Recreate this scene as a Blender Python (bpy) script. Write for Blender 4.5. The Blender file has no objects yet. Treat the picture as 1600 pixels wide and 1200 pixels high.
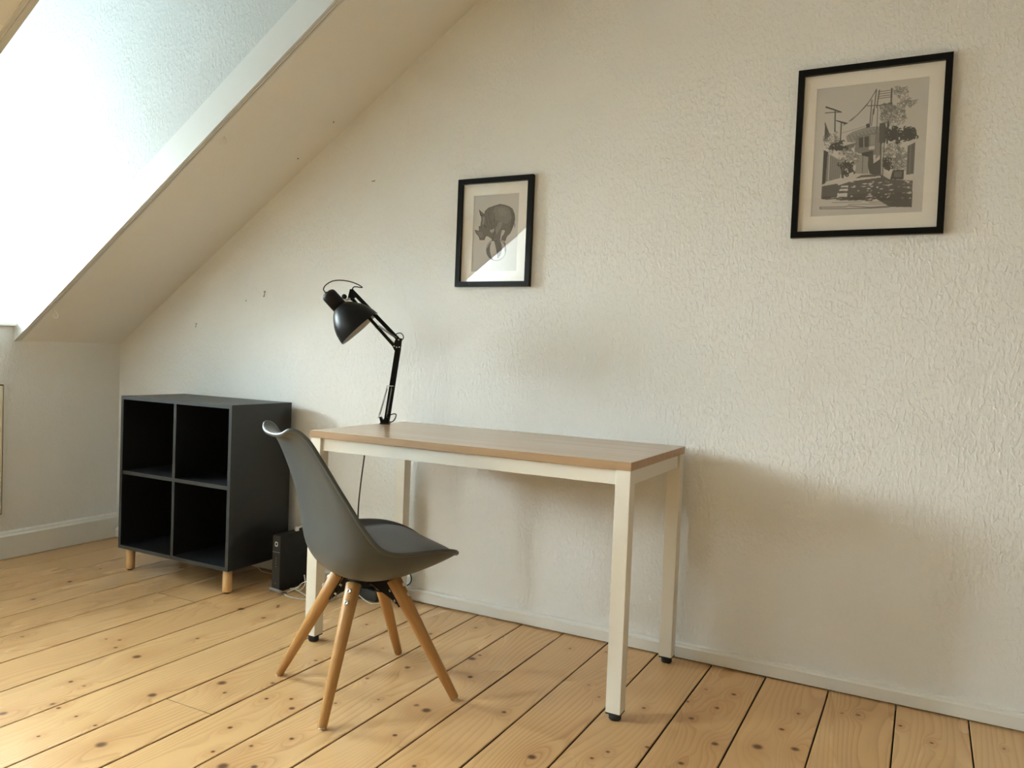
import bpy, bmesh, math, random
import numpy as np
from mathutils import Vector, Matrix

random.seed(7)
S = bpy.context.scene
COL = S.collection

# ------------------------------------------------------------------ camera
cam_data = bpy.data.cameras.new('camera')
cam = bpy.data.objects.new('camera', cam_data)
COL.objects.link(cam)
cam_data.sensor_width = 36.0
cam_data.lens = 36.0 * 1238.86 / 1600.0
cam_data.clip_start = 0.05
_r = Vector((0.8849739, 0.4639547, 0.0395874))
_u = Vector((-0.0513087, 0.0126624, 0.9986026))
_f = Vector((-0.4628051, 0.8857684, -0.0350108))
cam.matrix_world = Matrix(((_r.x, _u.x, -_f.x, 0.0), (_r.y, _u.y, -_f.y, -2.7779),
                           (_r.z, _u.z, -_f.z, 1.0501), (0, 0, 0, 1)))
S.camera = cam

# ------------------------------------------------------------------ light and exposure
S.view_settings.view_transform = 'Standard'
S.view_settings.look = 'None'
S.view_settings.gamma = 1.0
S.view_settings.use_curve_mapping = False
S.view_settings.exposure = 3.5
SKY = 9.0
world = bpy.data.worlds.new('overcast_sky')
S.world = world
world.use_nodes = True
wn, wl = world.node_tree.nodes, world.node_tree.links
wn.clear()
w_out = wn.new('ShaderNodeOutputWorld')
w_bg = wn.new('ShaderNodeBackground')
w_bg.inputs['Strength'].default_value = SKY
w_tc = wn.new('ShaderNodeTexCoord')
w_sep = wn.new('ShaderNodeSeparateXYZ')
w_ramp = wn.new('ShaderNodeValToRGB')
w_map = wn.new('ShaderNodeMapRange')
w_map.inputs['From Min'].default_value = -1.0
w_map.inputs['From Max'].default_value = 1.0
wl.new(w_tc.outputs['Generated'], w_sep.inputs[0])
wl.new(w_sep.outputs['Z'], w_map.inputs['Value'])
wl.new(w_map.outputs[0], w_ramp.inputs[0])
e = w_ramp.color_ramp.elements
e[0].position = 0.44
e[0].color = (0.36, 0.40, 0.38, 1)
e[1].position = 0.54
e[1].color = (0.82, 0.96, 1.0, 1)
wl.new(w_ramp.outputs[0], w_bg.inputs['Color'])
wl.new(w_bg.outputs[0], w_out.inputs['Surface'])

# room constants (metres): pictures' wall is y = 0, floor z = 0, low knee wall x = KX
KX, KZ, PITCH = -3.815, 1.032, 0.5904
CEIL = 2.46
SLOPE_X = KX + (CEIL - KZ) / math.tan(PITCH)
RX, FY = 2.6, -4.3                       # right wall and the wall behind the camera
DORMERS = ((-1.377, -0.546), (-3.10, -2.19))
SILL = 1.118
WIN_XS = (-4.45, -4.05)
DORM_TOP = 2.72
WIN_TOP = (1.95, 2.72)                    # heads of the two dormer windows


def portal(name, loc, sx, sy, rot):
    d = bpy.data.lights.new(name, 'AREA')
    d.shape = 'RECTANGLE'
    d.size, d.size_y = sx, sy
    d.cycles.is_portal = True
    o = bpy.data.objects.new(name, d)
    COL.objects.link(o)
    o.location = loc
    o.rotation_euler = rot
    return o


for (ya, yb), wt, WIN_X in zip(DORMERS, WIN_TOP, WIN_XS):
    # daylight enters here: marks the window opening for the sampling of the sky, gives no light itself
    portal('window_portal', (WIN_X - 0.03, (ya + yb) / 2, (SILL + wt) / 2), wt - SILL, yb - ya,
           (0, -math.pi / 2, 0))


# ------------------------------------------------------------------ node helpers
def new_mat(name):
    m = bpy.data.materials.new(name)
    m.use_nodes = True
    return m, m.node_tree.nodes, m.node_tree.links, m.node_tree.nodes['Principled BSDF']


def mat(name, col, rough=0.5, metal=0.0, spec=0.5, vary=0.0, vscale=20, bump=0.0, bscale=200, coat=0.0):
    m, n, l, b = new_mat(name)
    b.inputs['Base Color'].default_value = (*col, 1)
    b.inputs['Roughness'].default_value = rough
    b.inputs['Metallic'].default_value = metal
    b.inputs['Specular IOR Level'].default_value = spec
    if coat:
        b.inputs['Coat Weight'].default_value = coat
    tc = n.new('ShaderNodeTexCoord')
    nz = n.new('ShaderNodeTexNoise')
    nz.inputs['Scale'].default_value = vscale
    nz.inputs['Detail'].default_value = 4
    l.new(tc.outputs['Object'], nz.inputs['Vector'])
    mx = n.new('ShaderNodeMix')
    mx.data_type = 'RGBA'
    k = 1 - max(vary, 0.02)
    mx.inputs['A'].default_value = (*col, 1)
    mx.inputs['B'].default_value = (col[0] * k, col[1] * k, col[2] * k, 1)
    l.new(nz.outputs['Fac'], mx.inputs['Factor'])
    l.new(mx.outputs['Result'], b.inputs['Base Color'])
    if bump:
        nb = n.new('ShaderNodeTexNoise')
        nb.inputs['Scale'].default_value = bscale
        nb.inputs['Detail'].default_value = 3
        l.new(tc.outputs['Object'], nb.inputs['Vector'])
        bp = n.new('ShaderNodeBump')
        bp.inputs['Strength'].default_value = bump
        bp.inputs['Distance'].default_value = 0.001
        l.new(nb.outputs['Fac'], bp.inputs['Height'])
        l.new(bp.outputs['Normal'], b.inputs['Normal'])
    return m


def math_node(n, l, op, a, b=None, c=None, clamp=False):
    x = n.new('ShaderNodeMath')
    x.operation = op
    x.use_clamp = clamp
    for i, v in enumerate((a, b, c)):
        if v is None:
            continue
        if isinstance(v, (int, float)):
            x.inputs[i].default_value = v
        else:
            l.new(v, x.inputs[i])
    return x.outputs[0]


def plaster(name, col, strength=0.5, dist=0.0040):
    """painted plaster: raised lumps of roller and trowel under a matt off-white paint"""
    m, n, l, b = new_mat(name)
    b.inputs['Roughness'].default_value = 0.75
    b.inputs['Specular IOR Level'].default_value = 0.25
    tc = n.new('ShaderNodeTexCoord')
    n1 = n.new('ShaderNodeTexNoise')
    n1.inputs['Scale'].default_value = 95
    n1.inputs['Detail'].default_value = 3
    n1.inputs['Distortion'].default_value = 0.6
    mp = n.new('ShaderNodeMapping')
    mp.inputs['Scale'].default_value = (1.0, 1.0, 0.55)
    l.new(tc.outputs['Object'], mp.inputs['Vector'])
    l.new(mp.outputs[0], n1.inputs['Vector'])
    n2 = n.new('ShaderNodeTexNoise')
    n2.inputs['Scale'].default_value = 4.0
    n2.inputs['Detail'].default_value = 3
    l.new(tc.outputs['Object'], n2.inputs['Vector'])
    rp = n.new('ShaderNodeValToRGB')
    rp.color_ramp.elements[0].position = 0.45
    rp.color_ramp.elements[1].position = 0.72
    l.new(n1.outputs['Fac'], rp.inputs[0])
    # the lumps come and go over the wall
    n3 = n.new('ShaderNodeTexNoise')
    n3.inputs['Scale'].default_value = 2.6
    n3.inputs['Detail'].default_value = 2
    l.new(tc.outputs['Object'], n3.inputs['Vector'])
    amp = n.new('ShaderNodeMapRange')
    amp.inputs['From Min'].default_value = 0.3
    amp.inputs['From Max'].default_value = 0.7
    amp.inputs['To Min'].default_value = 0.35
    amp.inputs['To Max'].default_value = 1.0
    l.new(n3.outputs['Fac'], amp.inputs['Value'])
    hh = math_node(n, l, 'MULTIPLY', rp.outputs[0], amp.outputs[0])
    hh = math_node(n, l, 'MULTIPLY_ADD', n2.outputs['Fac'], 2.2, hh)
    bp = n.new('ShaderNodeBump')
    bp.inputs['Strength'].default_value = strength
    bp.inputs['Distance'].default_value = dist
    l.new(hh, bp.inputs['Height'])
    l.new(bp.outputs['Normal'], b.inputs['Normal'])
    mx = n.new('ShaderNodeMix')
    mx.data_type = 'RGBA'
    mx.inputs['A'].default_value = (*col, 1)
    mx.inputs['B'].default_value = (col[0] * 0.955, col[1] * 0.95, col[2] * 0.935, 1)
    l.new(n2.outputs['Fac'], mx.inputs['Factor'])
    l.new(mx.outputs['Result'], b.inputs['Base Color'])
    return m


def wood(name, c1, c2, axis='Z', scale=1.0, rough=0.45, contrast=1.0, spec=0.4, bump=0.08):
    """straight grained wood; grain runs along the given local axis"""
    m, n, l, b = new_mat(name)
    tc = n.new('ShaderNodeTexCoord')
    mp = n.new('ShaderNodeMapping')
    s = [60 * scale] * 3
    s['XYZ'.index(axis)] = 2.2 * scale
    mp.inputs['Scale'].default_value = s
    l.new(tc.outputs['Object'], mp.inputs['Vector'])
    n1 = n.new('ShaderNodeTexNoise')
    n1.inputs['Scale'].default_value = 1.0
    n1.inputs['Detail'].default_value = 5
    n1.inputs['Distortion'].default_value = 0.4
    l.new(mp.outputs[0], n1.inputs['Vector'])
    rp = n.new('ShaderNodeValToRGB')
    rp.color_ramp.elements[0].position = 0.5 - 0.2 / contrast
    rp.color_ramp.elements[1].position = 0.5 + 0.2 / contrast
    rp.color_ramp.elements[0].color = (*c2, 1)
    rp.color_ramp.elements[1].color = (*c1, 1)
    l.new(n1.outputs['Fac'], rp.inputs[0])
    l.new(rp.outputs[0], b.inputs['Base Color'])
    b.inputs['Roughness'].default_value = rough
    b.inputs['Specular IOR Level'].default_value = spec
    bp = n.new('ShaderNodeBump')
    bp.inputs['Strength'].default_value = bump
    bp.inputs['Distance'].default_value = 0.0006
    l.new(n1.outputs['Fac'], bp.inputs['Height'])
    l.new(bp.outputs['Normal'], b.inputs['Normal'])
    return m


KNOT_SLOTS = 11


def pine_material():
    """old pine floor board: flowing growth rings that bend round knots; each board carries its own knots as properties"""
    g = bpy.data.node_groups.new('knot', 'ShaderNodeTree')
    g.interface.new_socket('Position', in_out='INPUT', socket_type='NodeSocketVector')
    g.interface.new_socket('Knot', in_out='INPUT', socket_type='NodeSocketVector')
    g.interface.new_socket('Core', in_out='OUTPUT', socket_type='NodeSocketFloat')
    g.interface.new_socket('Halo', in_out='OUTPUT', socket_type='NodeSocketFloat')
    n, l = g.nodes, g.links
    gi, go = n.new('NodeGroupInput'), n.new('NodeGroupOutput')
    sp, sk = n.new('ShaderNodeSeparateXYZ'), n.new('ShaderNodeSeparateXYZ')
    l.new(gi.outputs[0], sp.inputs[0])
    l.new(gi.outputs[1], sk.inputs[0])
    rr = math_node(n, l, 'MAXIMUM', sk.outputs['Z'], 0.00005)
    dx = math_node(n, l, 'DIVIDE', math_node(n, l, 'SUBTRACT', sp.outputs['X'], sk.outputs['X']), rr)
    dy = math_node(n, l, 'DIVIDE', math_node(n, l, 'SUBTRACT', sp.outputs['Y'], sk.outputs['Y']), rr)
    d2 = math_node(n, l, 'ADD', math_node(n, l, 'MULTIPLY', dx, dx), math_node(n, l, 'MULTIPLY', dy, dy))
    d = math_node(n, l, 'SQRT', d2)
    mr = n.new('ShaderNodeMapRange')
    mr.interpolation_type = 'SMOOTHSTEP'
    mr.inputs['From Min'].default_value = 0.35
    mr.inputs['From Max'].default_value = 1.2
    mr.inputs['To Min'].default_value = 1.0
    mr.inputs['To Max'].default_value = 0.0
    l.new(d, mr.inputs['Value'])
    # halo reaches farther along the board
    dy2 = math_node(n, l, 'MULTIPLY', dy, 0.45)
    h2 = math_node(n, l, 'ADD', math_node(n, l, 'MULTIPLY', dx, dx), math_node(n, l, 'MULTIPLY', dy2, dy2))
    ex = math_node(n, l, 'POWER', 2.718, math_node(n, l, 'MULTIPLY', h2, -0.16))
    l.new(mr.outputs[0], go.inputs['Core'])
    l.new(ex, go.inputs['Halo'])

    m, n, l, b = new_mat('old_pine')
    tc = n.new('ShaderNodeTexCoord')
    oi = n.new('ShaderNodeObjectInfo')
    core = halo = None
    for i in range(KNOT_SLOTS):
        at = n.new('ShaderNodeAttribute')
        at.attribute_type = 'OBJECT'
        at.attribute_name = 'knot_%d' % i
        gn = n.new('ShaderNodeGroup')
        gn.node_tree = g
        l.new(tc.outputs['Object'], gn.inputs[0])
        l.new(at.outputs['Vector'], gn.inputs[1])
        core = gn.outputs[0] if core is None else math_node(n, l, 'MAXIMUM', core, gn.outputs[0])
        halo = gn.outputs[1] if halo is None else math_node(n, l, 'ADD', halo, gn.outputs[1])
    off = n.new('ShaderNodeCombineXYZ')
    l.new(math_node(n, l, 'MULTIPLY', oi.outputs['Random'], 37.0), off.inputs['Z'])
    l.new(math_node(n, l, 'MULTIPLY', oi.outputs['Random'], 11.0), off.inputs['Y'])
    va = n.new('ShaderNodeVectorMath')
    va.operation = 'ADD'
    l.new(tc.outputs['Object'], va.inputs[0])
    l.new(off.outputs[0], va.inputs[1])

    def noise(scale_vec, scale, detail=3, dist=0.0):
        mp = n.new('ShaderNodeMapping')
        mp.inputs['Scale'].default_value = scale_vec
        l.new(va.outputs[0], mp.inputs['Vector'])
        t = n.new('ShaderNodeTexNoise')
        t.inputs['Scale'].default_value = scale
        t.inputs['Detail'].default_value = detail
        t.inputs['Distortion'].default_value = dist
        l.new(mp.outputs[0], t.inputs['Vector'])
        return t.outputs['Fac']

    flow = noise((5.5, 0.9, 1), 1.0, 1)
    sep = n.new('ShaderNodeSeparateXYZ')
    l.new(va.outputs[0], sep.inputs[0])
    gr = math_node(n, l, 'MULTIPLY', flow, 17.0)
    gr = math_node(n, l, 'MULTIPLY_ADD', sep.outputs['X'], 42.0, gr)
    gr = math_node(n, l, 'MULTIPLY_ADD', halo, 2.4, gr)
    fine = noise((140, 5, 1), 1.0, 3)
    gr = math_node(n, l, 'MULTIPLY_ADD', fine, 0.22, gr)
    ring = math_node(n, l, 'FRACT', gr)
    fall = n.new('ShaderNodeMapRange')
    fall.interpolation_type = 'SMOOTHSTEP'
    fall.inputs['From Min'].default_value = 0.86
    fall.inputs['From Max'].default_value = 1.0
    fall.inputs['To Min'].default_value = 1.0
    fall.inputs['To Max'].default_value = 0.0
    l.new(ring, fall.inputs['Value'])
    ring = math_node(n, l, 'MULTIPLY', math_node(n, l, 'POWER', ring, 3.0), fall.outputs[0])               # thin dark late wood at the end of each ring
    patch = noise((5, 0.9, 1), 1.0, 2)
    mr = n.new('ShaderNodeMapRange')
    mr.inputs['From Min'].default_value = 0.38
    mr.inputs['From Max'].default_value = 0.68
    l.new(patch, mr.inputs['Value'])
    ringamt = math_node(n, l, 'MULTIPLY_ADD', mr.outputs[0], 0.60, 0.20)
    ring = math_node(n, l, 'MULTIPLY', ring, ringamt)

    def mix(fac, a, bcol, mode='MIX'):
        x = n.new('ShaderNodeMix')
        x.data_type = 'RGBA'
        x.blend_type = mode
        if isinstance(fac, (int, float)):
            x.inputs['Factor'].default_value = fac
        else:
            l.new(fac, x.inputs['Factor'])
        for key, v in (('A', a), ('B', bcol)):
            if isinstance(v, tuple):
                x.inputs[key].default_value = (*v, 1)
            else:
                l.new(v, x.inputs[key])
        return x.outputs['Result']

    base = mix(oi.outputs['Random'], PINE_A, PINE_B)
    base = mix(math_node(n, l, 'MULTIPLY', patch, 0.55), base, PINE_C)
    base = mix(ring, base, PINE_RING)
    base = mix(math_node(n, l, 'MULTIPLY', math_node(n, l, 'MINIMUM', halo, 1.0), 0.34), base, PINE_HALO)
    base = mix(math_node(n, l, 'MULTIPLY', core, 0.88), base, (0.075, 0.030, 0.012))
    l.new(base, b.inputs['Base Color'])
    b.inputs['Specular IOR Level'].default_value = 0.4
    ro = n.new('ShaderNodeMapRange')
    ro.inputs['To Min'].default_value = 0.20
    ro.inputs['To Max'].default_value = 0.34
    l.new(patch, ro.inputs['Value'])
    l.new(ro.outputs[0], b.inputs['Roughness'])
    bp = n.new('ShaderNodeBump')
    bp.inputs['Strength'].default_value = 0.22
    bp.inputs['Distance'].default_value = 0.0012
    und = noise((7, 2.2, 1), 1.0, 2)
    hgt = math_node(n, l, 'MULTIPLY_ADD', und, 5.0, math_node(n, l, 'MULTIPLY', ring, -0.4))
    hgt = math_node(n, l, 'SUBTRACT', hgt, math_node(n, l, 'MULTIPLY', core, 0.3))
    l.new(hgt, bp.inputs['Height'])
    l.new(bp.outputs['Normal'], b.inputs['Normal'])
    return m


PINE_A = (0.72, 0.47, 0.225)
PINE_B = (0.63, 0.38, 0.17)
PINE_C = (0.55, 0.31, 0.125)
PINE_RING = (0.33, 0.145, 0.045)
PINE_HALO = (0.44, 0.20, 0.07)
WALL = (0.84, 0.84, 0.825)

M = dict(
    wall=plaster('wall_plaster', WALL),
    slope=plaster('ceiling_plaster', (0.86, 0.85, 0.83), 0.10, 0.003),
    cheek=plaster('dimmed_dormer_plaster', (0.56, 0.595, 0.605), 0.5),  # white plaster darkened and cooled in colour to offset the window's glare
    cheek_bright=plaster('bright_dormer_plaster', (0.80, 0.80, 0.79), 0.35),  # the same plaster in its own white, not darkened
    ochre=plaster('ochre_plaster', (0.68, 0.58, 0.44)),  # unseen front wall, tinted to warm the bounce light
    brown_wall=plaster('brown_plaster', (0.34, 0.27, 0.20)),  # unseen right wall, darkened to weaken the bounce light
    trim=mat('white_paint', (0.80, 0.785, 0.74), 0.42, vary=0.05, vscale=6, bump=0.08, bscale=60),
    board=mat('white_board_paint', (0.66, 0.67, 0.66), 0.4, vary=0.04, vscale=5, bump=0.08, bscale=50),
    cream=mat('cream_paint', (0.82, 0.74, 0.56), 0.5, vary=0.05, vscale=5),
    gap=mat('dark_gap', (0.05, 0.035, 0.02), 0.9),
    desk_white=mat('white_powder_coat', (0.80, 0.77, 0.69), 0.42, vary=0.02, bump=0.06, bscale=900),
    black=mat('black_lacquer', (0.003, 0.003, 0.0032), 0.30, spec=0.16, vary=0.1),
    black_soft=mat('black_satin_metal', (0.003, 0.0032, 0.0035), 0.38, spec=0.2, vary=0.1),
    black_plastic=mat('black_plastic', (0.004, 0.004, 0.0037), 0.5, spec=0.3, vary=0.15, bump=0.1, bscale=700),
    charcoal=mat('charcoal_foil', (0.009, 0.010, 0.011), 0.42, vary=0.06, vscale=8),
    charcoal_lit=mat('charcoal_lit_edge', (0.040, 0.045, 0.050), 0.42, vary=0.04, vscale=8),  # light caught by the panels' front edges, put into their colour
    shell=mat('grey_plastic_shell', (0.064, 0.074, 0.077), 0.40, vary=0.03, vscale=6, bump=0.05, bscale=500),
    pad=mat('grey_leatherette', (0.062, 0.067, 0.070), 0.38, vary=0.06, vscale=12, bump=0.12, bscale=350),
    beech=wood('beech_leg', (0.50, 0.285, 0.105), (0.41, 0.21, 0.065), 'Z', 1.0, 0.42),
    pale_beech=wood('pale_beech_foot', (0.70, 0.43, 0.19), (0.62, 0.36, 0.14), 'Z', 1.0, 0.45),
    desktop=wood('oak_laminate', (0.50, 0.345, 0.215), (0.42, 0.275, 0.16), 'X', 0.55, 0.20, 0.75, 0.5, 0.008),
    desk_edge=wood('oak_edge_band', (0.46, 0.305, 0.18), (0.38, 0.24, 0.125), 'X', 0.7, 0.42),
    steel=mat('zinc_steel', (0.60, 0.60, 0.58), 0.32, 1.0),
    spring=mat('spring_steel', (0.36, 0.355, 0.34), 0.36, 1.0),
    reflector=mat('white_reflector_enamel', (0.62, 0.60, 0.55), 0.4),
    white_plastic=mat('white_plastic', (0.78, 0.77, 0.74), 0.4),
    hook_white=mat('white_hook_enamel', (0.88, 0.87, 0.84), 0.35),
    white_cable=mat('white_cable', (0.72, 0.69, 0.63), 0.5),
    grey_plastic=mat('grey_plastic', (0.36, 0.33, 0.31), 0.45),
    dark_plastic=mat('dark_grey_plastic', (0.022, 0.022, 0.020), 0.5),
    rubber=mat('black_rubber', (0.015, 0.015, 0.015), 0.7),
    led=mat('amber_indicator', (0.34, 0.22, 0.09), 0.5),
    mount=mat('cream_mount_board', (0.90, 0.865, 0.80), 0.8, vary=0.02, vscale=4),
    logo=mat('white_print', (0.75, 0.75, 0.75), 0.5),
    frame_win=mat('white_window_paint', (0.80, 0.80, 0.78), 0.4),
    mark=mat('dark_mark', (0.16, 0.12, 0.08), 0.8),
)


def glass_mat(name, refl=1.0):
    m = bpy.data.materials.new(name)
    m.use_nodes = True
    n, l = m.node_tree.nodes, m.node_tree.links
    n.clear()
    out = n.new('ShaderNodeOutputMaterial')
    tr = n.new('ShaderNodeBsdfTransparent')
    gl = n.new('ShaderNodeBsdfGlossy')
    gl.inputs['Roughness'].default_value = 0.0
    fr = n.new('ShaderNodeFresnel')
    # a thin sheet reflects alike from both sides: undo the inversion of the index on the back
    geo = n.new('ShaderNodeNewGeometry')
    l.new(math_node(n, l, 'MULTIPLY_ADD', geo.outputs['Backfacing'], 1 / 1.5 - 1.5, 1.5), fr.inputs['IOR'])
    mx = n.new('ShaderNodeMixShader')
    f = math_node(n, l, 'MULTIPLY', fr.outputs[0], refl, clamp=True)
    l.new(f, mx.inputs[0])
    l.new(tr.outputs[0], mx.inputs[1])
    l.new(gl.outputs[0], mx.inputs[2])
    l.new(mx.outputs[0], out.inputs['Surface'])
    return m


M['glass'] = glass_mat('window_glass')
M['picture_glass'] = glass_mat('picture_glass', 2.3)


def print_mat():
    m, n, l, b = new_mat('ink_on_paper')
    a = n.new('ShaderNodeAttribute')
    a.attribute_type = 'GEOMETRY'
    a.attribute_name = 'ink'
    l.new(a.outputs['Color'], b.inputs['Base Color'])
    b.inputs['Roughness'].default_value = 0.85
    b.inputs['Specular IOR Level'].default_value = 0.1
    return m


M['print'] = print_mat()


# ------------------------------------------------------------------ mesh helpers
def add_box(bm, lo, hi, mtx=None, bevel=0.0, mi=0):
    r = bmesh.ops.create_cube(bm, size=1.0)
    vs = r['verts']
    c = [(lo[i] + hi[i]) / 2 for i in range(3)]
    s = [hi[i] - lo[i] for i in range(3)]
    for v in vs:
        v.co = Vector((c[0] + v.co.x * s[0], c[1] + v.co.y * s[1], c[2] + v.co.z * s[2]))
        if mtx is not None:
            v.co = mtx @ v.co
    fs = list({f for v in vs for f in v.link_faces})
    for f in fs:
        f.material_index = mi
    if bevel:
        es = list({ed for v in vs for ed in v.link_edges})
        bmesh.ops.bevel(bm, geom=es, offset=bevel, segments=2, affect='EDGES', profile=0.6)
    return bm


def add_lathe(bm, prof, origin, axis, seg=24, mi=0, smooth=True):
    """revolve (distance along axis, radius) pairs; a radius of 0 closes the end"""
    ax = Vector(axis).normalized()
    t = Vector((0, 0, 1)) if abs(ax.z) < 0.9 else Vector((1, 0, 0))
    a = ax.cross(t).normalized()
    b = ax.cross(a)
    o = Vector(origin)
    rings = []
    for d, r in prof:
        if r <= 1e-6:
            rings.append([bm.verts.new(o + ax * d)])
        else:
            rings.append([bm.verts.new(o + ax * d + (a * math.cos(2 * math.pi * k / seg) + b * math.sin(2 * math.pi * k / seg)) * r)
                          for k in range(seg)])
    for p, q in zip(rings, rings[1:]):
        for k in range(seg):
            k2 = (k + 1) % seg
            if len(p) == 1 and len(q) == 1:
                continue
            if len(p) == 1:
                f = bm.faces.new((p[0], q[k2], q[k]))
            elif len(q) == 1:
                f = bm.faces.new((p[k], p[k2], q[0]))
            else:
                f = bm.faces.new((p[k], p[k2], q[k2], q[k]))
            f.smooth = smooth
            f.material_index = mi
    return bm


def catmull(pts, n=8):
    P = [Vector(p) for p in pts]
    P = [P[0] * 2 - P[1]] + P + [P[-1] * 2 - P[-2]]
    out = []
    for i in range(1, len(P) - 2):
        p0, p1, p2, p3 = P[i - 1:i + 3]
        for k in range(n):
            t = k / n
            out.append(0.5 * ((2 * p1) + (p2 - p0) * t + (2 * p0 - 5 * p1 + 4 * p2 - p3) * t * t
                              + (3 * p1 - p0 - 3 * p2 + p3) * t ** 3))
    out.append(P[-2])
    return out


def add_tube(bm, pts, r, seg=8, smooth=True, mi=0):
    pts = [Vector(p) for p in pts]
    rad = r if isinstance(r, (list, tuple)) else [r] * len(pts)
    rings = []
    nrm = None
    for i, p in enumerate(pts):
        d = (pts[min(i + 1, len(pts) - 1)] - pts[max(i - 1, 0)]).normalized()
        if nrm is None:
            t = Vector((0, 0, 1)) if abs(d.z) < 0.9 else Vector((1, 0, 0))
            nrm = d.cross(t).normalized()
        nrm = (nrm - d * nrm.dot(d)).normalized()
        b = d.cross(nrm)
        rings.append([bm.verts.new(p + (nrm * math.cos(2 * math.pi * k / seg) + b * math.sin(2 * math.pi * k / seg)) * rad[i])
                      for k in range(seg)])
    for p, q in zip(rings, rings[1:]):
        for k in range(seg):
            f = bm.faces.new((p[k], p[(k + 1) % seg], q[(k + 1) % seg], q[k]))
            f.smooth = smooth
            f.material_index = mi
    for rg in (rings[0], rings[-1]):
        f = bm.faces.new(rg)
        f.material_index = mi
    return bm


def add_bar(bm, a, b, w, d, side, mi=0, bevel=0.0):
    """square bar from a to b; w measured across in the plane, d along `side`"""
    a, b = Vector(a), Vector(b)
    ax = (b - a)
    L = ax.length
    ax.normalize()
    sd = Vector(side).normalized()
    cr = sd.cross(ax).normalized()
    m = Matrix((ax, sd, cr)).transposed().to_4x4()
    m.translation = a
    return add_box(bm, (0, -d / 2, -w / 2), (L, d / 2, w / 2), m, bevel, mi)


def add_prism(bm, poly, axis_vec, mi=0):
    """closed solid: polygon of 3-D points pushed along a vector"""
    av = Vector(axis_vec)
    A = [bm.verts.new(Vector(p)) for p in poly]
    B = [bm.verts.new(Vector(p) + av) for p in poly]
    k = len(A)
    fs = [bm.faces.new(A), bm.faces.new(B[::-1])]
    for i in range(k):
        fs.append(bm.faces.new((A[i], B[i], B[(i + 1) % k], A[(i + 1) % k])))
    for f in fs:
        f.material_index = mi
    return bm


def obj(name, bm, mats, parent=None, smooth_angle=None, loc=None):
    bmesh.ops.recalc_face_normals(bm, faces=bm.faces[:])
    me = bpy.data.meshes.new(name)
    bm.to_mesh(me)
    bm.free()
    for m in (mats if isinstance(mats, (list, tuple)) else [mats]):
        me.materials.append(M[m])
    o = bpy.data.objects.new(name, me)
    COL.objects.link(o)
    if parent is not None:
        o.parent = parent
    if loc is not None:
        o.location = loc
    return o


def box_obj(name, lo, hi, m, parent=None, bevel=0.0):
    bm = bmesh.new()
    add_box(bm, lo, hi, None, bevel)
    return obj(name, bm, m, parent)


def thing(name, label, cat, loc=(0, 0, 0), rotz=0.0, group=None):
    o = bpy.data.objects.new(name, None)
    o.empty_display_size = 0.05
    COL.objects.link(o)
    o.location = loc
    o.rotation_euler = (0, 0, rotz)
    o['label'] = label
    o['category'] = cat
    if group:
        o['group'] = group
    return o


def tag(o, label, cat, group=None):
    o['label'] = label
    o['category'] = cat
    if group:
        o['group'] = group
    return o


def struct(o):
    o['kind'] = 'structure'
    return o


# ------------------------------------------------------------------ the room
sl = math.tan(PITCH)


def slope_z(x):
    return KZ + (x - KX) * sl


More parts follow.
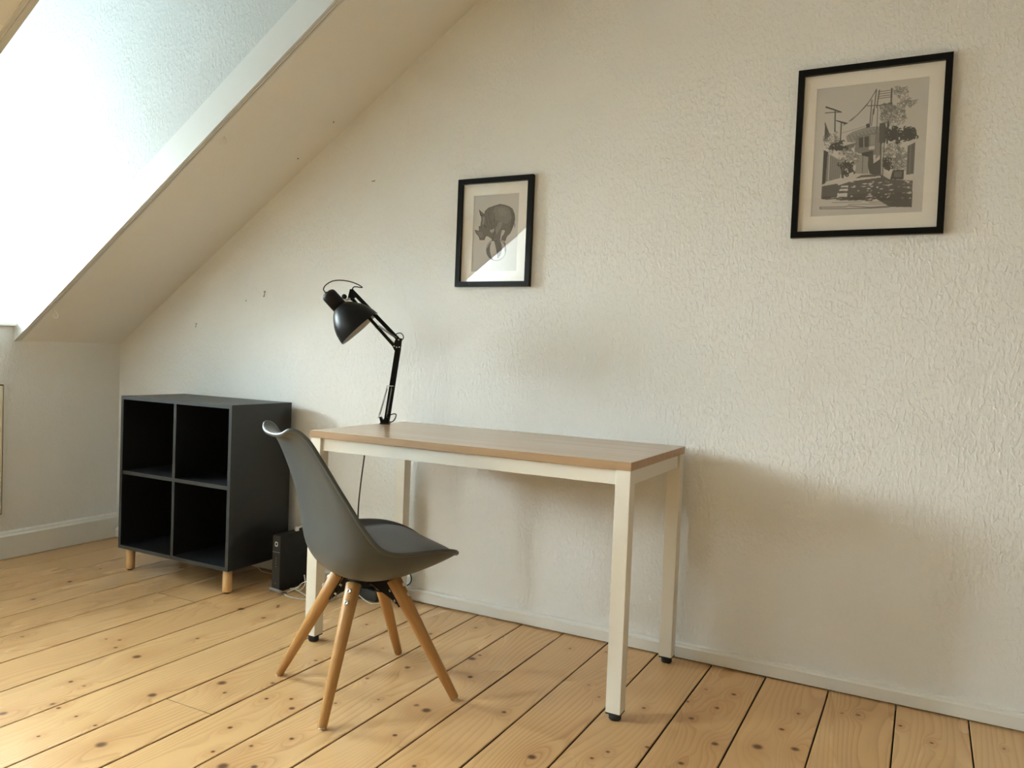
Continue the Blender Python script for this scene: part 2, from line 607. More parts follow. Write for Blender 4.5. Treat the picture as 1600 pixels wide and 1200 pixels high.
# floor: dark sub-floor seen only in the joints, one object per board
floor = struct(box_obj('floor', (KX - 0.1, FY, -0.08), (RX, 0.02, -0.024), 'gap'))
KNOTS = [(-2.376, -0.487, 0.017), (-2.226, -0.512, 0.0085), (-2.277, -0.388, 0.0085), (-2.257, -0.803, 0.0085), (-2.285, -1.027, 0.017), (-2.413, -1.013, 0.0085), (-2.464, -0.961, 0.0085), (-2.51, -0.98, 0.006), (-2.277, -1.263, 0.0085), (-2.215, -1.261, 0.0068), (-2.231, -1.49, 0.0128), (-1.85, -1.46, 0.017), (-1.892, -1.024, 0.017), (-1.83, -1.069, 0.0085), (-1.589, -1.04, 0.0111), (-1.635, -0.994, 0.0077), (-1.697, -1.032, 0.0077), (-1.647, -1.218, 0.0085), (-1.583, -1.334, 0.0068), (-1.523, -1.261, 0.0068), (-1.462, -1.176, 0.0085), (-1.506, -1.371, 0.017), (-1.439, -1.333, 0.0102), (-3.127, -0.862, 0.0128), (-3.316, -0.44, 0.0085), (-3.239, -0.636, 0.0128), (-2.761, -1.123, 0.0085), (-2.177, -1.383, 0.0085), (-2.138, -1.39, 0.0077), (-2.05, -1.396, 0.006), (-1.958, -1.402, 0.0068), (-1.763, -0.94, 0.0077), (-1.994, -1.195, 0.0153), (-2.025, -1.517, 0.006), (-1.484, -0.609, 0.0128), (-1.297, -0.828, 0.0102), (-1.254, -0.84, 0.017), (-1.415, -0.858, 0.0051), (-1.657, -0.514, 0.0051), (-1.54, -0.752, 0.0077), (-1.855, -0.353, 0.0077), (-1.596, -0.3, 0.0085), (-1.505, -0.946, 0.006), (-1.241, -1.013, 0.0085), (-1.269, -0.561, 0.0111), (-2.287, -0.373, 0.0085), (-2.228, -0.515, 0.0102), (-1.775, -0.729, 0.0085), (-1.343, -0.425, 0.017), (-1.337, -0.381, 0.0085), (-1.49, -0.148, 0.0077), (-0.868, -0.92, 0.0145), (-1.103, -1.12, 0.0077), (-1.055, -0.727, 0.0085), (-0.972, -0.104, 0.006), (-0.52, -0.739, 0.0102), (-0.709, -0.473, 0.0077), (-0.624, -0.703, 0.0077), (-0.707, -0.785, 0.0068), (-0.854, -0.475, 0.006), (-0.915, -0.408, 0.0051), (-1.096, -0.145, 0.0051), (-0.731, -0.84, 0.0068), (-0.494, -0.219, 0.0094), (-0.518, -0.349, 0.0094), (-0.566, -0.463, 0.0102), (-0.468, -0.583, 0.0119), (-0.607, -0.354, 0.0077), (-0.581, -0.229, 0.006), (-0.321, -0.389, 0.0094), (-0.362, -0.536, 0.017), (-0.269, -0.493, 0.0136), (-0.294, -0.252, 0.006), (-0.133, -0.16, 0.0085), (-0.178, -0.174, 0.0051), (-0.017, -0.17, 0.0068), (0.065, -0.242, 0.0068), (0.246, -0.166, 0.0043)]
SEAMS = [KX - 0.06, -3.627, -3.405, -3.202, -3.012, -2.816, -2.59, -2.376, -2.155, -1.94, -1.75, -1.56, -1.359, -1.18,
         -1.0, -0.81, -0.615, -0.431, -0.232, -0.033, 0.165]
while SEAMS[-1] < RX - 0.1:
    SEAMS.append(SEAMS[-1] + random.uniform(0.185, 0.205))
SEAMS[-1] = RX
M['pine'] = pine_material()
JOINTS = {5: -0.53, 9: -1.19, 2: -2.3, 13: -2.9, 17: -2.0, 21: -1.6}


def plank(x0, x1, y0, y1):
    n = 14
    gap = 0.0016
    rnd = random.Random(int((x0 * 31 + y0 * 17) * 1000))
    xc = (x0 + x1) / 2
    bm = bmesh.new()
    rows = []
    zt = rnd.uniform(-0.0007, 0.0)
    for i in range(n + 1):
        y = y0 + (y1 - y0) * i / n
        a = x0 + gap + abs(rnd.gauss(0, 0.0006)) - xc
        b = x1 - gap - abs(rnd.gauss(0, 0.0006)) - xc
        rows.append([bm.verts.new((a, y, -0.024)), bm.verts.new((a, y, zt - 0.002)), bm.verts.new((a + 0.002, y, zt)),
                     bm.verts.new((b - 0.002, y, zt)), bm.verts.new((b, y, zt - 0.002)), bm.verts.new((b, y, -0.024))])
    for p, q in zip(rows, rows[1:]):
        for k in range(5):
            bm.faces.new((p[k], p[k + 1], q[k + 1], q[k]))
    bm.faces.new(rows[0])
    bm.faces.new(rows[-1])
    bm.faces.ensure_lookup_table()
    for f in bm.faces:
        if min(v.co.z for v in f.verts) < -0.02:
            f.material_index = 1
    o = obj('plank', bm, ['pine', 'gap'], floor, loc=(xc, 0, 0))
    ks = [(kx - xc, ky, kr) for kx, ky, kr in KNOTS if x0 - 0.005 <= kx < x1 + 0.005 and y0 <= ky < y1]
    rk = random.Random(int(xc * 977))
    while len(ks) < 4:
        ks.append((rk.uniform(-0.07, 0.07), rk.uniform(-4.0, -1.7), rk.uniform(0.005, 0.013)))
    for i, k in enumerate(ks[:KNOT_SLOTS]):
        o['knot_%d' % i] = k
    return o


for i, (xa, xb) in enumerate(zip(SEAMS, SEAMS[1:])):
    cut = JOINTS.get(i)
    if cut is None:
        plank(xa, xb, FY, 0.02)
    else:
        plank(xa, xb, FY, cut - 0.001)
        plank(xa, xb, cut + 0.001, 0.02)

# gable wall behind the desk
bm = bmesh.new()
add_prism(bm, [(KX - 0.1, 0, -0.08), (RX + 0.1, 0, -0.08), (RX + 0.1, 0, CEIL + 0.1), (SLOPE_X, 0, CEIL + 0.1),
               (KX - 0.1, 0, slope_z(KX - 0.1) + 0.1)], (0, 0.12, 0))
struct(obj('wall_back', bm, 'wall'))
# knee wall with raised parapets under the dormer windows
bm = bmesh.new()
add_box(bm, (KX - 0.14, FY, -0.08), (KX, 0.0, KZ + 0.04))
struct(obj('wall_left', bm, 'wall'))
for i, (ya, yb) in enumerate(DORMERS):
    WIN_X = WIN_XS[i]
    # parapet, cheeks and lid of the dormer
    bm = bmesh.new()
    add_box(bm, (WIN_X - 0.06, ya, KZ + 0.04), (KX, yb, SILL - 0.022))
    if WIN_TOP[i] < DORM_TOP:
        add_box(bm, (WIN_X - 0.06, ya, WIN_TOP[i]), (WIN_X + 0.04, yb, DORM_TOP))
    p = struct(obj('wall_dormer_%d' % (i + 1), bm, 'wall'))
    for y, dy in ((yb - 0.002, 0.10), (ya + 0.002, -0.10)):
        b2 = bmesh.new()
        add_prism(b2, [(WIN_X - 0.06, y, KZ - 0.1), (KX - 0.001, y, KZ - 0.1), (KX - 0.001, y, slope_z(KX) + 0.02), (SLOPE_X + 0.02, y, CEIL + 0.05),
                       (SLOPE_X + 0.02, y, DORM_TOP + 0.02), (WIN_X - 0.06, y, DORM_TOP)], (0, dy, 0))
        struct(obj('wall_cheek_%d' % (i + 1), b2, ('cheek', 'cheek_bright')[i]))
    b2 = bmesh.new()
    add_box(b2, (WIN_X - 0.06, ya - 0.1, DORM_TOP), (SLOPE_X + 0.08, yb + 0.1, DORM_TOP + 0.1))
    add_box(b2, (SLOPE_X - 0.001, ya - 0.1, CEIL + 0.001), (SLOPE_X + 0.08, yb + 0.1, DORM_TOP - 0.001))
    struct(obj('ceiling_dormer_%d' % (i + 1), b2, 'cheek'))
# sloped ceiling: one slab between every two dormer openings, then the flat ceiling
edges = [0.0] + [v for ya, yb in DORMERS for v in (yb, ya)] + [FY]
bm = bmesh.new()
th = 0.16
for k in range(0, len(edges), 2):
    y1, y0 = edges[k], edges[k + 1]
    add_prism(bm, [(KX - 0.14, y0, slope_z(KX - 0.14)), (SLOPE_X, y0, CEIL), (SLOPE_X, y0, CEIL + th), (KX - 0.14, y0, slope_z(KX - 0.14) + th)],
              (0, y1 - y0, 0))
struct(obj('ceiling_slope', bm, 'slope'))
bm = bmesh.new()
add_box(bm, (SLOPE_X, FY, CEIL), (RX + 0.1, 0.0, CEIL + 0.1))
struct(obj('ceiling', bm, 'slope'))
struct(box_obj('wall_right', (RX, FY - 0.1, -0.08), (RX + 0.1, 0.0, CEIL), 'brown_wall'))
bm = bmesh.new()
add_prism(bm, [(KX - 0.14, FY, -0.08), (RX, FY, -0.08), (RX, FY, CEIL + 0.1), (SLOPE_X, FY, CEIL + 0.1), (KX - 0.14, FY, slope_z(KX - 0.14) + 0.1)],
          (0, -0.1, 0))
struct(obj('wall_front', bm, 'ochre'))

# white lining boards of the dormer openings, standing 4 mm proud of the slope and 8 mm off the cheek
su = Vector((math.cos(PITCH), 0, math.sin(PITCH)))
sn = Vector((-math.sin(PITCH), 0, math.cos(PITCH)))
s_len = (SLOPE_X - KX) / math.cos(PITCH)
ti = 1
for (ya, yb) in DORMERS:
    for y, sg in ((yb, -1), (ya, 1)):
        bm = bmesh.new()
        o0 = Vector((KX, y, KZ))
        y_in = sg * 0.010
        P = [o0 - sn * 0.005 + su * 0.002, o0 - sn * 0.005 + su * s_len, o0 + sn * 0.120 + su * (s_len + 0.06), o0 + sn * 0.120 + su * 0.095]
        P[3] = Vector((KX, y, KZ + 0.120 / math.cos(PITCH)))
        P[0] = Vector((KX, y, KZ - 0.005))
        add_prism(bm, [p + Vector((0, -sg * 0.001, 0)) for p in P], (0, y_in + sg * 0.001, 0))
        # quarter bead along the arris, on the slope side
        for off, ht in ((0.010, 0.006), (0.024, 0.0035)):
            q = [o0 + su * 0.004 + Vector((0, -sg * (off - 0.008), 0)), o0 + su * s_len + Vector((0, -sg * (off - 0.008), 0))]
            add_prism(bm, [q[0] - sn * ht, q[1] - sn * ht, q[1], q[0]], (0, -sg * 0.008, 0))
        struct(obj('trim_%d' % ti, bm, 'board'))
        ti += 1

# the two dormer windows
def window(idx, loc, rotz, hw, ht, sill):
    w = bpy.data.objects.new('window_%d' % idx, None)
    COL.objects.link(w)
    w.location = loc
    w.rotation_euler = (0, 0, rotz)
    struct(w)
    bm = bmesh.new()
    fr = 0.055
    add_box(bm, (-0.03, -hw, 0), (0.03, -hw + fr, ht), None, 0.004)
    add_box(bm, (-0.03, hw - fr, 0), (0.03, hw, ht), None, 0.004)
    add_box(bm, (-0.03, -hw + fr, 0), (0.03, hw - fr, fr), None, 0.004)
    add_box(bm, (-0.03, -hw + fr, ht - fr), (0.03, hw - fr, ht), None, 0.004)
    add_box(bm, (-0.03, -0.03, fr), (0.03, 0.03, ht - fr), None, 0.004)
    add_box(bm, (-0.02, -hw + fr, ht * 0.66 - 0.02), (0.02, -0.03, ht * 0.66 + 0.02), None, 0.003)
    add_box(bm, (-0.02, 0.03, ht * 0.66 - 0.02), (0.02, hw - fr, ht * 0.66 + 0.02), None, 0.003)
    obj('window_frame', bm, 'frame_win', w)
    for a, b in ((-hw + fr, -0.03), (0.03, hw - fr)):
        for c, d in ((fr, ht * 0.66 - 0.02), (ht * 0.66 + 0.02, ht - fr)):
            bm = bmesh.new()
            vs = [bm.verts.new(v) for v in ((0, a - 0.004, c - 0.004), (0, b + 0.004, c - 0.004), (0, b + 0.004, d + 0.004), (0, a - 0.004, d + 0.004))]
            bm.faces.new(vs)
            obj('pane', bm, 'glass', w)
    bm = bmesh.new()
    add_box(bm, (0.03, -hw, -0.020), (sill, hw, 0.0), None, 0.005)
    obj('window_sill', bm, 'frame_win', w)


for i, (ya, yb) in enumerate(DORMERS):
    WIN_X = WIN_XS[i]
    window(i + 1, (WIN_X, (ya + yb) / 2, SILL), 0, (yb - ya) / 2 - 0.001, WIN_TOP[i] - SILL - 0.001, KX - WIN_X + 0.022)

# baseboards
bm = bmesh.new()
add_prism(bm, [(KX + 0.021, 0, 0.005), (KX + 0.021, -0.020, 0.005), (KX + 0.021, -0.020, 0.043), (KX + 0.021, -0.014, 0.047),
               (KX + 0.021, -0.012, 0.053), (KX + 0.021, 0, 0.055)], (RX - KX - 0.021, 0, 0))
struct(obj('baseboard_back', bm, 'trim'))
bm = bmesh.new()
add_prism(bm, [(KX, 0, 0.002), (KX + 0.020, 0, 0.002), (KX + 0.020, 0, 0.108), (KX + 0.014, 0, 0.114), (KX + 0.011, 0, 0.126), (KX, 0, 0.130)],
          (0, FY, 0))
struct(obj('baseboard_left', bm, 'trim'))

# access hatch in the knee wall below the first window
hatch = thing('access_hatch', 'cream painted hatch panel in the low wall at the left edge, under the dormer', 'hatch', (KX, -0.97, 0.52))
bm = bmesh.new()
y0, y1, z0, z1 = -0.375, 0.375, -0.314, 0.309
for lo, hi in (((0.0, y0 - 0.006, z0 - 0.006), (0.010, y0 + 0.008, z1 + 0.010)), ((0.0, y1 - 0.008, z0 - 0.006), (0.010, y1 + 0.006, z1 + 0.010)),
               ((0.0, y0 + 0.008, z0 - 0.006), (0.010, y1 - 0.008, z0 + 0.008)), ((0.0, y0 + 0.008, z1 - 0.004), (0.012, y1 - 0.008, z1 + 0.010))):
    add_box(bm, lo, hi)
obj('frame', bm, 'trim', hatch)
box_obj('recess', (0.0, y0 + 0.008, z0 + 0.008), (0.002, y1 - 0.008, z1 - 0.004), 'gap', hatch)
box_obj('panel', (0.002, y0 + 0.014, z0 + 0.014), (0.014, y1 - 0.014, z1 - 0.010), 'cream', hatch, 0.002)
bm = bmesh.new()
add_lathe(bm, [(0, 0.006), (0.004, 0.006), (0.004, 0)], (0.014, y1 - 0.03, z0 + 0.07), (1, 0, 0), 10)
o = obj('latch', bm, 'mark', hatch)

# ------------------------------------------------------------------ shelf cabinet
SX, SY = -3.251, -0.399
W, D, H, LG = 0.70, 0.35, 0.70, 0.10
shelf = thing('cube_shelf', 'charcoal four-compartment cube shelf on short wooden legs in the corner', 'shelf', (SX, SY, 0))
T = 0.016


def lit_edge_panel(name, lo, hi, front_only=True):
    bm = bmesh.new()
    add_box(bm, lo, hi)
    bm.faces.ensure_lookup_table()
    for f in bm.faces:
        if f.normal.y < -0.5:  # front edges get the lighter, lit-looking tone
            f.material_index = 1
    return obj(name, bm, ['charcoal', 'charcoal_lit'], shelf)


lit_edge_panel('top_panel', (0, 0, LG + H - T), (W, D, LG + H))
lit_edge_panel('bottom_panel', (0, 0, LG), (W, D, LG + T))
lit_edge_panel('side_panel', (0, 0, LG + T), (T, D, LG + H - T))
lit_edge_panel('side_panel', (W - T, 0, LG + T), (W, D, LG + H - T))
box_obj('back_panel', (T, D - 0.008, LG + T), (W - T, D, LG + H - T), 'charcoal', shelf)
mid = LG + H / 2
lit_edge_panel('shelf_board', (T, 0.004, mid - T / 2), (W - T, D - 0.008, mid + T / 2))
lit_edge_panel('divider', (W / 2 - T / 2, 0.006, LG + T), (W / 2 + T / 2, D - 0.008, mid - T / 2))
lit_edge_panel('divider', (W / 2 - T / 2, 0.006, mid + T / 2), (W / 2 + T / 2, D - 0.008, LG + H - T))
for lx, ly in ((0.05, 0.028), (W - 0.03, 0.028), (0.05, D - 0.03), (W - 0.03, D - 0.03)):
    bm = bmesh.new()
    add_lathe(bm, [(0.006, 0), (0.006, 0.0185), (0.010, 0.0195), (LG, 0.0195), (LG, 0)], (lx, ly, 0), (0, 0, 1), 20)
    lg = obj('leg', bm, 'pale_beech', shelf)
    bm = bmesh.new()
    add_lathe(bm, [(0, 0), (0, 0.012), (0.006, 0.012), (0.006, 0)], (lx, ly, 0), (0, 0, 1), 14)
    obj('glide', bm, 'rubber', lg)

# ------------------------------------------------------------------ desk
DX0, DX1, DY0, DY1, DZ = -1.932, -0.7345, -0.6156, -0.0477, 0.7595
TT = 0.025
desk = thing('desk', 'long desk with oak-look top on square white legs against the wall', 'desk', ((DX0 + DX1) / 2, (DY0 + DY1) / 2, 0))
hx, hy = (DX1 - DX0) / 2, (DY1 - DY0) / 2
bm = bmesh.new()
add_box(bm, (-hx, -hy, DZ - TT), (hx, hy, DZ), None, 0.0012)
bm.normal_update()
for f in bm.faces:
    f.material_index = 0 if f.normal.z > 0.7 else 1
obj('tabletop', bm, ['desktop', 'desk_edge'], desk)
LW = 0.045
ins = 0.002
zl = DZ - TT
for sx in (-1, 1):
    for sy in (-1, 1):
        x0 = sx * (hx - ins) - (LW if sx > 0 else 0)
        y0 = sy * (hy - ins) - (LW if sy > 0 else 0)
        bm = bmesh.new()
        add_box(bm, (x0, y0, 0.024), (x0 + LW, y0 + LW, zl), None, 0.0015)
        lg = obj('leg', bm, 'desk_white', desk)
        bm = bmesh.new()
        add_box(bm, (x0 + 0.0005, y0 + 0.0005, 0.0195), (x0 + LW - 0.0005, y0 + LW - 0.0005, 0.024))
        add_lathe(bm, [(0, 0), (0, 0.016), (0.003, 0.0185), (0.015, 0.0185), (0.0195, 0.014)], (x0 + LW / 2, y0 + LW / 2, 0), (0, 0, 1), 18)
        obj('foot', bm, 'rubber', lg)
ah = 0.045
for sy in (-1, 1):
    y = sy * (hy - ins)
    ya, yb = (y + 0.012, y + 0.032) if sy < 0 else (y - 0.032, y - 0.012)
    box_obj('apron', (-hx + ins + LW, ya, zl - ah), (hx - ins - LW, yb, zl), 'desk_white', desk, 0.001)
for sx in (-1, 1):
    x = sx * (hx - ins)
    xa, xb = (x + 0.008, x + 0.028) if sx < 0 else (x - 0.028, x - 0.008)
    box_obj('side_rail', (xa, -hy + ins + LW, zl - ah), (xb, hy - ins - LW - 0.006, zl), 'desk_white', desk, 0.001)
    box_obj('rail_bracket', (xa + 0.004, hy - ins - LW - 0.006, zl - ah + 0.004), (xb - 0.004, hy - ins - LW, zl), 'desk_white', desk)

# ------------------------------------------------------------------ chair
chair = thing('padded_chair', 'grey plastic shell chair with padded seat and splayed wooden legs at the desk', 'chair', (-1.503, -0.81, 0),
              math.radians(-30))
# local frame: +y is where the sitter looks, x to the sitter's right
# stations along the shell: middle (forward u, height z), half width w, rim (u, z), exponent of the side curve
ST = [
    (0.232, 0.418, 0.150, 0.226, 0.430, 2.2),
    (0.224, 0.416, 0.172, 0.214, 0.440, 2.3),
    (0.198, 0.404, 0.200, 0.186, 0.453, 2.3),
    (0.150, 0.385, 0.225, 0.140, 0.465, 2.2),
    (0.085, 0.364, 0.238, 0.080, 0.470, 2.1),
    (0.015, 0.353, 0.243, 0.026, 0.470, 2.1),
    (-0.050, 0.355, 0.245, -0.016, 0.473, 2.1),
    (-0.103, 0.370, 0.244, -0.048, 0.481, 2.1),
    (-0.146, 0.396, 0.242, -0.074, 0.496, 2.1),
    (-0.174, 0.434, 0.239, -0.094, 0.517, 2.1),
    (-0.186, 0.480, 0.233, -0.112, 0.542, 2.1),
    (-0.192, 0.535, 0.224, -0.133, 0.575, 2.1),
    (-0.203, 0.590, 0.212, -0.156, 0.615, 2.1),
    (-0.217, 0.640, 0.198, -0.180, 0.657, 2.1),
    (-0.235, 0.690, 0.183, -0.204, 0.701, 2.2),
    (-0.255, 0.735, 0.167, -0.228, 0.744, 2.2),
    (-0.272, 0.767, 0.154, -0.248, 0.779, 2.3),
    (-0.287, 0.786, 0.142, -0.266, 0.803, 2.3),
    (-0.302, 0.795, 0.130, -0.284, 0.816, 2.4),
    (-0.314, 0.796, 0.117, -0.300, 0.818, 2.4),
]
NS, NT = 72, 33


def shell_eval(s):
    """smooth interpolation of the stations, s in 0..1"""
    x = s * (len(ST) - 1)
    i = min(int(x), len(ST) - 2)
    t = x - i
    p = [np.array(ST[min(max(i + k, 0), len(ST) - 1)]) for k in (-1, 0, 1, 2)]
    return 0.5 * ((2 * p[1]) + (p[2] - p[0]) * t + (2 * p[0] - 5 * p[1] + 4 * p[2] - p[3]) * t * t + (3 * p[1] - p[0] - 3 * p[2] + p[3]) * t ** 3)


def shell_pt(s, t, lift=0.0):
    a = shell_eval(max(s - 0.006, 0))
    b = shell_eval(min(s + 0.006, 1))
    du, dz = b[0] - a[0], b[1] - a[1]
    L = math.hypot(du, dz)
    nu, nz = dz / L, -du / L            # inside normal: up over the seat, forward at the back
    u, z, w, ru, rz, ex = shell_eval(s)
    k = abs(t) ** ex
    return Vector((w * math.sin(t * 1.30) / math.sin(1.30), u + (ru - u) * k + nu * lift, z + (rz - z) * k + nz * lift))


bm = bmesh.new()
grid = []
for i in range(NS + 1):
    s = i / NS
    grid.append([bm.verts.new(shell_pt(s, -1 + 2 * j / NT)) for j in range(NT + 1)])
for i in range(NS):
    for j in range(NT):
        f = bm.faces.new((grid[i][j], grid[i][j + 1], grid[i + 1][j + 1], grid[i + 1][j]))
        f.smooth = True
shell = obj('seat_shell', bm, 'shell', chair)
# rolled rim round the whole edge of the shell
loop_ = [shell_pt(k / 60, -0.992, 0.004) for k in range(61)] + [shell_pt(0.995, -1 + 2 * k / 16, 0.004) for k in range(1, 16)]
loop_ += [shell_pt(1 - k / 60, 0.992, 0.004) for k in range(61)] + [shell_pt(0.005, 1 - 2 * k / 16, 0.004) for k in range(1, 16)]
loop_ = [(loop_[k - 1] + loop_[k] * 2 + loop_[(k + 1) % len(loop_)]) / 4 for k in range(len(loop_))]
rim_bm = bmesh.new()
add_tube(rim_bm, loop_ + [loop_[0], loop_[1]], 0.0065, 10)
obj('rim', rim_bm, 'shell', chair)
sm = shell.modifiers.new('thickness', 'SOLIDIFY')
sm.thickness = 0.011
sm.offset = -1.0
bv = shell.modifiers.new('rounded_rim', 'BEVEL')
bv.width = 0.004
bv.segments = 3
bv.limit_method = 'ANGLE'
bv.angle_limit = math.radians(50)
# seat pad: lies in the bowl of the shell
PS0, PS1 = 0.045, 0.52
bm = bmesh.new()
top, bot = [], []
NP, NQ = 40, 30
for i in range(NP + 1):
    a = -1 + 2 * i / NP
    rt, rb = [], []
    for j in range(NQ + 1):
        b = -1 + 2 * j / NQ
        # square to superellipse
        q = (abs(a) ** 6 + abs(b) ** 6) ** (1 / 6) or 1.0
        m_ = max(abs(a), abs(b))
        ca, cb = a / q * m_ if q else 0, b / q * m_ if q else 0
        s = PS0 + (PS1 - PS0) * (ca + 1) / 2
        t = cb * 0.905
        edge = max(0.0, 1 - m_ ** 5)
        fill = 0.012 + 0.066 * (1 - abs(cb) ** 2.2) * math.sin(math.pi * (0.10 + 0.86 * (ca + 1) / 2)) ** 0.8
        rt.append(bm.verts.new(shell_pt(s, t, 0.0125 + (0.004 + fill) * edge ** 0.6)))
        rb.append(bm.verts.new(shell_pt(s, t, 0.0115)) if 0 < i < NP and 0 < j < NQ else rt[-1])
    top.append(rt)
    bot.append(rb)
for G, fl in ((top, False), (bot, True)):
    for i in range(NP):
        for j in range(NQ):
            q = [G[i][j], G[i][j + 1], G[i + 1][j + 1], G[i + 1][j]]
            f = bm.faces.new(q[::-1] if fl else q)
            f.smooth = True
obj('seat_pad', bm, 'pad', chair)
# metal spider and legs
bm = bmesh.new()
add_lathe(bm, [(0, 0), (0, 0.055), (0.004, 0.055), (0.004, 0)], (0, -0.01, 0.347), (0, 0, 1), 20)
add_lathe(bm, [(0, 0), (0, 0.018), (0.025, 0.018), (0.025, 0)], (0, -0.01, 0.322), (0, 0, 1), 14)
hub = obj('mounting_plate', bm, 'black_soft', chair)
c0 = Vector((0, -0.01, 0))
for sx in (-1, 1):
    for sy in (-1, 1):
        topp = Vector((sx * 0.064, -0.01 + sy * 0.064, 0.353))
        foot = Vector((sx * 0.208, -0.002 + sy * 0.208, 0.004))
        ax = (foot - topp)
        L = ax.length
        ax.normalize()
        bm = bmesh.new()
        add_lathe(bm, [(0, 0), (0, 0.0205), (0.002, 0.0228), (0.10, 0.0205), (L - 0.003, 0.0132), (L - 0.001, 0.0115), (L - 0.001, 0)], (0, 0, 0), (0, 0, -1), 20)
        rot = Vector((0, 0, -1)).rotation_difference(ax).to_matrix().to_4x4()
        lg = obj('leg', bm, 'beech', chair)
        lg.location = topp
        lg.rotation_mode = 'QUATERNION'
        lg.rotation_quaternion = rot.to_quaternion()
        # glide under the foot, bolts on the outer side (in the leg's own frame)
        inv = (Matrix.Translation(topp) @ rot).inverted()
        bm = bmesh.new()
        add_lathe(bm, [(L - 0.001, 0), (L - 0.001, 0.009), (L + 0.003, 0.009), (L + 0.003, 0)], (0, 0, 0), (0, 0, -1), 12)
        obj('glide', bm, 'white_plastic', lg)
        rad = Vector((sx, sy, 0)).normalized()
        for k, dd in enumerate((0.028, 0.062)):
            bm = bmesh.new()
            cpos = topp + ax * dd
            outn = (rad - ax * rad.dot(ax)).normalized()
            o_l = inv @ (cpos + outn * 0.0205)
            n_l = (inv.to_3x3() @ outn)
            add_lathe(bm, [(0, 0.0075), (0.0035, 0.0075), (0.0045, 0.006), (0.0045, 0.003), (0.002, 0.003), (0.002, 0)], o_l, n_l, 14)
            obj('bolt', bm, 'steel', lg)
            o_i = inv @ (cpos - outn * 0.0210)
            bm = bmesh.new()
            add_lathe(bm, [(0, 0.005), (0.009, 0.005), (0.009, 0)], o_i, -n_l, 8)
            obj('nut', bm, 'steel', lg)
        # bracket plate on the inner side of the leg
        bm = bmesh.new()
        tang = Vector((-sy * sx * rad.y * sx, rad.x, 0)) if False else Vector((-rad.y, rad.x, 0))
        inn = (rad - ax * rad.dot(ax)).normalized()
        a0 = topp - inn * 0.020
        b0 = a0 + ax * 0.085
        cc = c0 + rad * 0.018
        poly = [Vector((cc.x, cc.y, 0.347)), Vector((cc.x, cc.y, 0.330)), b0, a0]
        poly[3].z = 0.347
        add_prism(bm, [p_ - tang * 0.002 for p_ in poly], tang * 0.004)
        add_bar(bm, a0 - inn * 0.0005, b0 - inn * 0.0005, 0.004, 0.026, tang)
        obj('bracket', bm, 'black_soft', chair)

# ------------------------------------------------------------------ desk lamp (local x runs to the picture's right, y away from the viewer)
lamp = thing('desk_lamp', 'black spring-arm desk lamp clamped to the left end of the desk', 'lamp', (-1.912, -0.2, DZ), math.radians(27.668))


def P3(x, z, y=0.0):
    return Vector((x, y, z))


bm = bmesh.new()
add_box(bm, (-0.020, -0.022, 0.0), (0.018, 0.022, 0.004), None, 0.001)
add_prism(bm, [(-0.018, -0.012, 0.004), (0.015, -0.012, 0.004), (0.016, -0.012, 0.026), (-0.003, -0.012, 0.026), (-0.007, -0.012, 0.016),
               (-0.018, -0.012, 0.028), (-0.024, -0.012, 0.026)], (0, 0.024, 0))
obj('clamp_base', bm, 'black_soft', lamp)
bm = bmesh.new()
add_tube(bm, [(-0.027, -0.016, 0.025), (-0.027, 0.016, 0.025)], 0.003, 8)
obj('spring_pin', bm, 'steel', lamp)
bm = bmesh.new()
for a, b in (((0.000, 0.020), (0.0345, 0.300)), ((0.0120, 0.020), (0.0465, 0.300))):
    add_bar(bm, P3(*a), P3(b[0] + 0.005 * (b[0] - a[0]), b[1] + 0.004), 0.0085, 0.011, (0, 1, 0), 0, 0.001)
add_bar(bm, P3(0.0215, 0.150), P3(0.041, 0.310), 0.0040, 0.009, (0, 1, 0))
obj('lower_arm', bm, 'black_soft', lamp)


def coil(bm, a, b, r, turns, wire, seg=5):
    a, b = Vector(a), Vector(b)
    ax = (b - a).normalized()
    s1 = ax.cross(Vector((0, 1, 0))).normalized()
    s2 = ax.cross(s1)
    n = turns * 8
    pts = [a] + [a + (b - a) * (0.08 + 0.84 * k / n) + (s1 * math.cos(k * math.pi / 4) + s2 * math.sin(k * math.pi / 4)) * r for k in range(n + 1)] + [b]
    add_tube(bm, pts, wire, seg)


bm = bmesh.new()
coil(bm, P3(-0.0265, 0.028), P3(0.004, 0.152), 0.0032, 26, 0.0011)
obj('spring', bm, 'spring', lamp)
bm = bmesh.new()
coil(bm, P3(0.006, 0.030, -0.009), P3(0.0225, 0.152, -0.009), 0.0022, 26, 0.0010)
obj('spring', bm, 'spring', lamp)
bm = bmesh.new()
add_tube(bm, [P3(0.001, 0.153, -0.012), P3(0.030, 0.153, -0.012)], 0.0022, 8)
add_tube(bm, [P3(0.004, 0.153, 0.012), P3(0.004, 0.153, -0.012)], 0.0022, 8)
obj('spring_pin', bm, 'steel', lamp)
# elbow plates
bm = bmesh.new()
for y in (-0.009, 0.006):
    add_prism(bm, [P3(0.029, 0.338, y), P3(0.054, 0.345, y), P3(0.052, 0.310, y), P3(0.046, 0.285, y), P3(0.033, 0.285, y), P3(0.020, 0.308, y)], (0, 0.003, 0))
obj('elbow_plate', bm, 'black_soft', lamp)
for x, z in ((0.0465, 0.309), (0.036, 0.308), (0.043, 0.338), (0.026, 0.312)):
    bm = bmesh.new()
    add_lathe(bm, [(0, 0.0032), (0.003, 0.0032), (0.003, 0)], P3(x, z, -0.009), (0, -1, 0), 10)
    obj('rivet', bm, 'steel', lamp)
